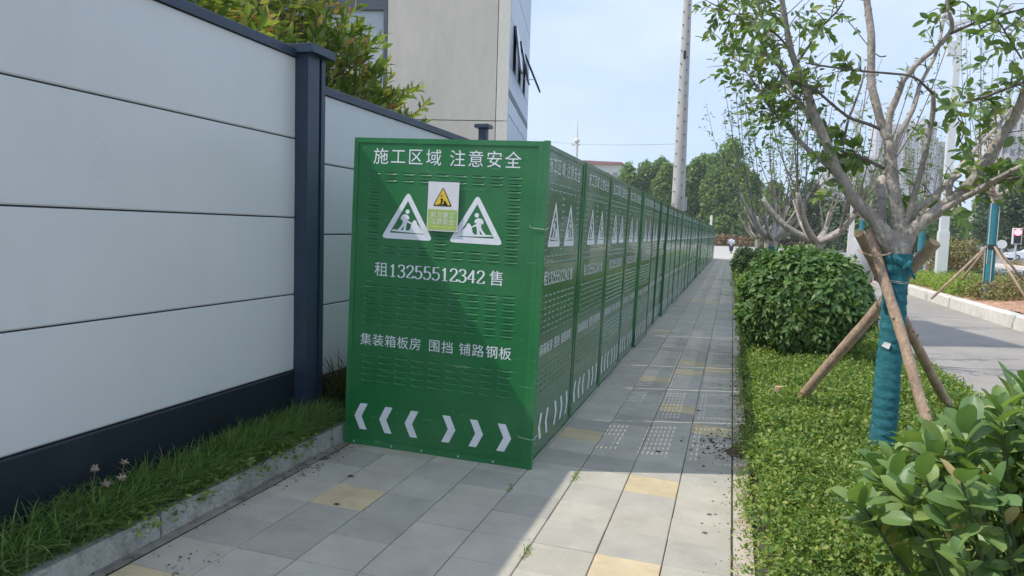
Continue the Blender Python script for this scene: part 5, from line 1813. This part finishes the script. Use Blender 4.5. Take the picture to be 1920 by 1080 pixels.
# ------------------------------------------------------------------ distant buildings
M_APT = mat("pale_apartment_wall", (0.62, 0.58, 0.56), .9, .05, .05, 2)
M_APTD = mat("apartment_window", (0.27, 0.28, 0.31), .3, .1, .5, 5)
M_REDROOF = mat("red_roof", (0.34, 0.15, 0.15), .8, .15, .5, 6)
M_PALEW = mat("white_wall", (0.72, 0.70, 0.66), .85, .04, .3, 4)
def tower(x, y, w, d, h, floors, cols, label):
    t = empty("apartment_building", (x, y, 0))
    tag(t, label, "apartment building", "distant pale apartment towers")
    mb = MB().box(x - w / 2, x + w / 2, y, y + d, 0, h)
    mb.build("wall", M_APT, t)
    for q in (-.32, .05, .3):
        MB().box(x + q * w - 1.6, x + q * w + 1.6, y + 2, y + d - 2, h, h + 3.5).build("roof_house", M_APT, t)
    win, bal = MB(), MB()
    fh = h / floors
    for f in range(floors):
        for c in range(cols):
            cx_ = x - w / 2 + (c + .5) * w / cols
            if c % 3 == 1:
                bal.box(cx_ - w / cols * .42, cx_ + w / cols * .42, y - 1.3, y - .002, f * fh + .2, f * fh + 1.3)
            win.box(cx_ - w / cols * .3, cx_ + w / cols * .3, y - .02, y + .1, f * fh + 1.0, f * fh + fh * .8)
    win.build("windows", M_APTD, t, "stuff")
    bal.build("balconies", M_APT, t, "stuff")
tower(37, 300, 13, 14, 26, 9, 8, "pale apartment block seen through the limbs, lowest and leftmost")
tower(47.5, 320, 10, 14, 31, 10, 7, "pale apartment block just left of the main fork, partly behind the limb")
tower(124, 640, 42, 30, 92, 30, 22, "tall greyish apartment tower behind the main tree's centre limbs")
tower(140, 655, 30, 30, 80, 26, 16, "tall greyish apartment tower behind the right limbs, next to the tallest one")
tower(66, 205, 14, 14, 31, 10, 9, "apartment tower at the far right above the avenue trees")
rbld = empty("red_roofed_building", (-42, 220, 0))
tag(rbld, "white building with a dark red roof edge beyond the green row", "building")
MB().box(-48, -33, 220, 240, -.2, 21.6).build("wall", M_PALEW, rbld)
MB().add([(-48.6, 219, 21.6), (-32.4, 219, 21.6), (-32.4, 241, 21.6), (-48.6, 241, 21.6), (-48.6, 219, 22.9), (-32.4, 219, 22.2), (-32.4, 241, 22.2), (-48.6, 241, 22.9)],
         [(3, 2, 1, 0), (4, 5, 6, 7), (0, 1, 5, 4), (1, 2, 6, 5), (2, 3, 7, 6), (3, 0, 4, 7)]).build("roof", M_REDROOF, rbld)
for k in range(6):
    w = MB().box(-47 + k * 2.4, -45.6 + k * 2.4, 219.9, 220.05, 16.2, 19.2).build("window", M_APTD, rbld)
spi = empty("spire", (-45.8, 218, 0))
tag(spi, "slim white spire with a ball and cross plates above the red roof", "spire")
MB().tube([(-45.8, 218, 0), (-45.8, 218, 27), (-45.8, 218, 28.2), (-45.8, 218, 34.4)], [.55, .42, .38, .04], 10).build("mast", M_PALEW, spi)
MB().ellipsoid((-45.8, 218, 28.3), (.9, .9, .8), 10, 6).build("ball", M_PALEW, spi)
MB().box(-47.4, -44.9, 217.8, 218.2, 26.9, 27.4).build("cross_plate", M_PALEW, spi)
op = empty("overpass", (83, 300, 0))
tag(op, "far concrete overpass closing the avenue between the trees", "bridge")
MB().box(70, 110, 300, 308, 6.6, 8.3).build("deck", M_PALEW, op)
for x in (74, 84, 94, 104):
    MB().box(x, x + 1.2, 303, 305, -.2, 6.6).build("pier", M_PALEW, op)

# ------------------------------------------------------------------ lawn with white bollards beyond the crossing
P, D, N, L, O = clump_crown([((x, 126 + rs_.uniform(-1, 2), -.1), (1.8, 1.8, .55)) for x in np.arange(8.0, 16.5, 1.1)], 14, .35)
lw = foliage(None, P, D, N, L, L * .5, M_LIME, "lawn_mound")
tag(lw, "yellow-green mounded lawn strip beyond the crossing", "lawn", kind="stuff")
for x, lab in ((10.9, "left one of two small white bollards on the yellow-green lawn"), (11.9, "right one of two small white bollards on the yellow-green lawn")):
    b = MB().tube([(x, 122.5, -.2), (x, 122.5, 1.5), (x, 122.5, 1.62)], [.19, .18, .05], 10).build("bollard", M_PALEW, None)
    tag(b, lab, "bollard", "white bollards on the far lawn")

# ------------------------------------------------------------------ vehicles, signal
M_CARW = mat("white_car_paint", (0.78, 0.79, 0.80), .22, .02, 2, 20, coat=.6)
M_TYRE = mat("tyre", (0.02, 0.02, 0.02), .85)
M_RIM = mat("alloy_rim", (0.5, 0.5, 0.52), .3, .1, metal=.7)
M_TAIL = mat("red_lamp_lens", (0.35, 0.02, 0.02), .3)
def car(x, y, rz, body_m, label, group=None, name="parked_car"):
    m = Matrix.Translation((x, y, -.19)) @ Matrix.Rotation(rz, 4, 'Z')
    t = empty(name, matrix=m)
    tag(t, label, "car", group)
    # side profile, x along the car
    prof = [(-2.15, .30), (-2.2, .55), (-2.12, .86), (-1.75, .95), (-1.30, 1.36), (-.55, 1.47), (.25, 1.43), (1.0, 1.0), (1.85, .84), (2.18, .66), (2.2, .36), (2.1, .27)]
    sect = [(0, 1.0), (.72, .985), (.86, .90)]
    mb = MB()
    n = len(prof)
    V = []
    halfs = (-.86, -.74, .74, .86)
    for hy, k in zip(halfs, (1, 0, 0, 1)):
        for (a, z) in prof:
            inset = (.10 if z > 1.1 else 0) if k == 0 else 0
            zz = z if k == 0 else min(z, .92 + (z - .92) * .25)
            V.append((a * (1 if k == 0 else .985), hy * (1 - inset * .6), zz if k == 0 else zz - .02))
    F = []
    for s in range(3):
        for i in range(n):
            j = (i + 1) % n
            F.append((s * n + i, s * n + j, (s + 1) * n + j, (s + 1) * n + i))
    F.append(tuple(range(n)))
    F.append(tuple(range(4 * n - 1, 3 * n - 1, -1)))
    mb.add(V, F)
    mb.build("body", body_m, t, smooth=False)
    for s in (-1, 1):
        gl = [(-1.18, .98), (-.95, 1.33), (-.45, 1.40), (.15, 1.37), (.72, 1.02)]
        y0, y1 = s * .80, s * .715
        V = [(a, y0 + (y1 - y0) * (z - .95) / .5 + s * .012, z) for a, z in gl]
        MB().add(V, [tuple(range(5)) if s < 0 else tuple(range(4, -1, -1))]).build("side_window", M_DGLASS, t)
        for q in (-1.32, 1.32):
            w = MB().tube([(q, s * .68, .31), (q, s * .875, .31)], [.31, .31], 18).build("wheel", M_TYRE, t)
            MB().tube([(q, s * .876, .31), (q, s * .884, .31)], [.20, .19], 14).build("rim", M_RIM, w)
        MB().box(2.08, 2.215, s * .70 - .12, s * .70 + .12, .60, .72).build("headlight", M_BOLT, t)
        MB().box(-2.215, -2.05, s * .68 - .14, s * .68 + .14, .70, .84).build("tail_light", M_TAIL, t)
    MB().add([(1.02, -.66, 1.005), (1.02, .66, 1.005), (.30, .60, 1.425), (.30, -.60, 1.425)], [(0, 1, 2, 3)]).build("windscreen", M_DGLASS, t)
    return t
car(30.6, 92.5, math.pi + .05, M_CARW, "white saloon car crossing at the junction below the red traffic light")
M_CARD = mat("dark_car_paint", (0.05, 0.06, 0.08), .3)
M_CARS = mat("silver_car_paint", (0.42, 0.45, 0.50), .3)
car(52, 190, -1.3, M_CARD, "tiny dark car far away in the middle of the avenue", "far cars on the avenue", "distant_car")
car(50, 178, -1.3, M_CARS, "tiny silver car far away, nearer than the dark one", "far cars on the avenue", "distant_car")
car(57, 205, -1.3, M_CARW, "tiny white car far away at the avenue's right side", "far cars on the avenue", "distant_car")
van = empty("distant_van", (24, 118, -.2))
tag(van, "small white van roof showing beyond the cut end of a prop pole", "van")
MB().box(21.6, 26.4, 117, 119, .35, 1.2, 0, .05).build("body", M_CARS, van)
MB().box(21.8, 25.9, 117.1, 118.9, 1.75, 2.3, 0, .2).build("roof", M_CARW, van)
MB().box(21.7, 26.0, 117.05, 118.95, 1.2, 1.75).build("side_window", M_DGLASS, van)
for q in (22.5, 25.4):
    MB().tube([(q, 116.95, .15), (q, 117.2, .15)], .34, 12).build("wheel", M_TYRE, van)
sgn_ = empty("traffic_light", (25.5, 80, 0))
tag(sgn_, "red traffic light on a pale pole at the junction", "traffic light")
MB().tube([(25.45, 80, -.2), (25.45, 80, 1.7)], .10, 8).build("pole", M_POLE, sgn_)
hsg = MB().box(25.12, 25.86, 79.9, 80.2, 1.55, 3.05, 0, .04).build("housing", M_PALEW, sgn_)
MB().box(25.2, 25.78, 79.86, 79.9, 1.62, 2.98).build("backplate", M_BLACK, hsg)
m, tt, b = nodes_of("red_signal_light")
b.inputs["Base Color"].default_value = (.6, .05, .06, 1)
b.inputs["Emission Color"].default_value = (1, .12, .14, 1)
b.inputs["Emission Strength"].default_value = 4.0
MB().tube([(25.49, 79.85, 2.66), (25.49, 79.80, 2.66)], .31, 16).build("red_lens", m, sgn_)
rs2 = empty("round_sign", (24.3, 80, 0))
tag(rs2, "round pale sign on a post just left of the red traffic light", "sign")
MB().tube([(24.3, 80, -.2), (24.3, 80, 1.2)], .07, 8).build("post", M_POLE, rs2)
MB().tube([(24.3, 79.92, 1.5), (24.3, 79.97, 1.5)], .42, 18).build("disc", M_PALEW, rs2)

# ------------------------------------------------------------------ scooter rider at the crossing
def skin_body(name, verts, edges, radii, material, parent, root=0, sub=2):
    me = bpy.data.meshes.new(name)
    b = BASE[parent.name]
    me.from_pydata([(x - b.x, y - b.y, z - b.z) for x, y, z in verts], edges, [])
    o = link(name, me, parent)
    md = o.modifiers.new("s", 'SKIN')
    for i, r in enumerate(radii):
        me.skin_vertices[0].data[i].radius = (r, r)
        me.skin_vertices[0].data[i].use_root = i == root
    sb = o.modifiers.new("u", 'SUBSURF')
    sb.levels = sub
    sb.render_levels = sub
    dg = bpy.context.evaluated_depsgraph_get()
    m2 = bpy.data.meshes.new_from_object(o.evaluated_get(dg))
    o.modifiers.clear()
    o.data = m2
    m2.materials.clear()
    for q in (material if isinstance(material, list) else [material]):
        m2.materials.append(q)
    return o
SX, SY, SZ = -.1, 76.0, -.19
sk = empty("motor_scooter", (SX, SY, SZ))
tag(sk, "dark motor scooter coming towards the pavement at the crossing", "scooter")
for dy in (-.62, .62):
    w = MB().tube([(SX - .06, SY + dy, SZ + .23), (SX + .06, SY + dy, SZ + .23)], .23, 16).build("wheel", M_TYRE, sk)
    MB().tube([(SX - .065, SY + dy, SZ + .23), (SX + .065, SY + dy, SZ + .23)], .12, 12).build("rim", M_RIM, w)
MB().prism([(SY - .55, SZ + .35), (SY - .48, SZ + .85), (SY - .40, SZ + .88), (SY - .36, SZ + .35), (SY + .05, SZ + .30), (SY + .12, SZ + .62), (SY + .75, SZ + .66), (SY + .78, SZ + .40), (SY + .3, SZ + .22), (SY - .35, SZ + .22)], SX - .17, SX + .17, 'x').build("body", M_DARKSTEEL, sk)
MB().box(SX - .14, SX + .14, SY + .12, SY + .72, SZ + .66, SZ + .74, 0, .03).build("seat", M_TYRE, sk)
MB().tube([(SX - .34, SY - .34, SZ + 1.0), (SX, SY - .42, SZ + .96), (SX + .34, SY - .34, SZ + 1.0)], .018, 7).build("handlebar", M_BOLT, sk)
MB().ellipsoid((SX, SY - .53, SZ + .80), (.09, .05, .08), 10, 6).build("headlight", M_BOLT, sk)
for s in (-1, 1):
    MB().ellipsoid((SX + s * .30, SY - .42, SZ + 1.16), (.06, .02, .04), 8, 5).build("mirror", M_BLACK, sk)
pr_ = empty("person", (SX, SY + .3, SZ))
tag(pr_, "person in white top riding a scooter at the crossing", "person")
H = SZ
V = [(SX, SY + .34, H + .80), (SX, SY + .30, H + 1.02), (SX, SY + .24, H + 1.26), (SX, SY + .20, H + 1.38), (SX, SY + .18, H + 1.48), (SX, SY + .14, H + 1.60),
     (SX - .19, SY + .22, H + 1.30), (SX - .28, SY + .02, H + 1.12), (SX - .30, SY - .26, H + 1.03), (SX + .19, SY + .22, H + 1.30), (SX + .28, SY + .02, H + 1.12), (SX + .30, SY - .26, H + 1.03),
     (SX - .13, SY + .28, H + .78), (SX - .17, SY - .14, H + .76), (SX - .14, SY - .12, H + .36), (SX - .14, SY - .24, H + .30), (SX + .13, SY + .28, H + .78), (SX + .17, SY - .14, H + .76), (SX + .14, SY - .12, H + .36), (SX + .14, SY - .24, H + .30)]
E_ = [(0, 1), (1, 2), (2, 3), (3, 4), (4, 5), (2, 6), (6, 7), (7, 8), (2, 9), (9, 10), (10, 11), (0, 12), (12, 13), (13, 14), (14, 15), (0, 16), (16, 17), (17, 18), (18, 19)]
Rr = [.15, .14, .16, .07, .055, .10, .075, .055, .04, .075, .055, .04, .10, .075, .05, .045, .10, .075, .05, .045]
M_SHIRT = mat("white_shirt", (0.72, 0.73, 0.76), .8, .05)
M_SKIN = mat("skin", (0.42, 0.26, 0.19), .6, .05)
M_TROUS = mat("dark_trousers", (0.04, 0.045, 0.06), .8, .1)
body = skin_body("body", V, E_, Rr, [M_SHIRT, M_TROUS, M_SKIN], pr_)
b0 = BASE[pr_.name]
mi = []
for p in body.data.polygons:
    c = p.center + b0
    z = c.z - H
    mi.append(2 if z > 1.42 or (c.y < SY - .20 and z > .95) else (1 if z < .90 else 0))
body.data.polygons.foreach_set("material_index", mi)
MB().ellipsoid((SX, SY + .16, H + 1.66), (.125, .14, .10), 12, 7).build("helmet", M_BLACK, pr_)

# ------------------------------------------------------------------ summer haze
hz = MB().box(-700, 700, -700, 700, -1.4, 112.0).build("haze", bpy.data.materials.new("haze_air"))
hz["kind"] = "stuff"
hm = hz.data.materials[0]
hm.use_nodes = True
ht = hm.node_tree
ht.nodes.clear()
ho = ht.nodes.new("ShaderNodeOutputMaterial")
hv = ht.nodes.new("ShaderNodeVolumePrincipled")
hv.inputs["Color"].default_value = (0.93, 0.95, 0.98, 1)
hv.inputs["Density"].default_value = 0.0006
hv.inputs["Anisotropy"].default_value = 0.2
ht.links.new(hv.outputs[0], ho.inputs["Volume"])
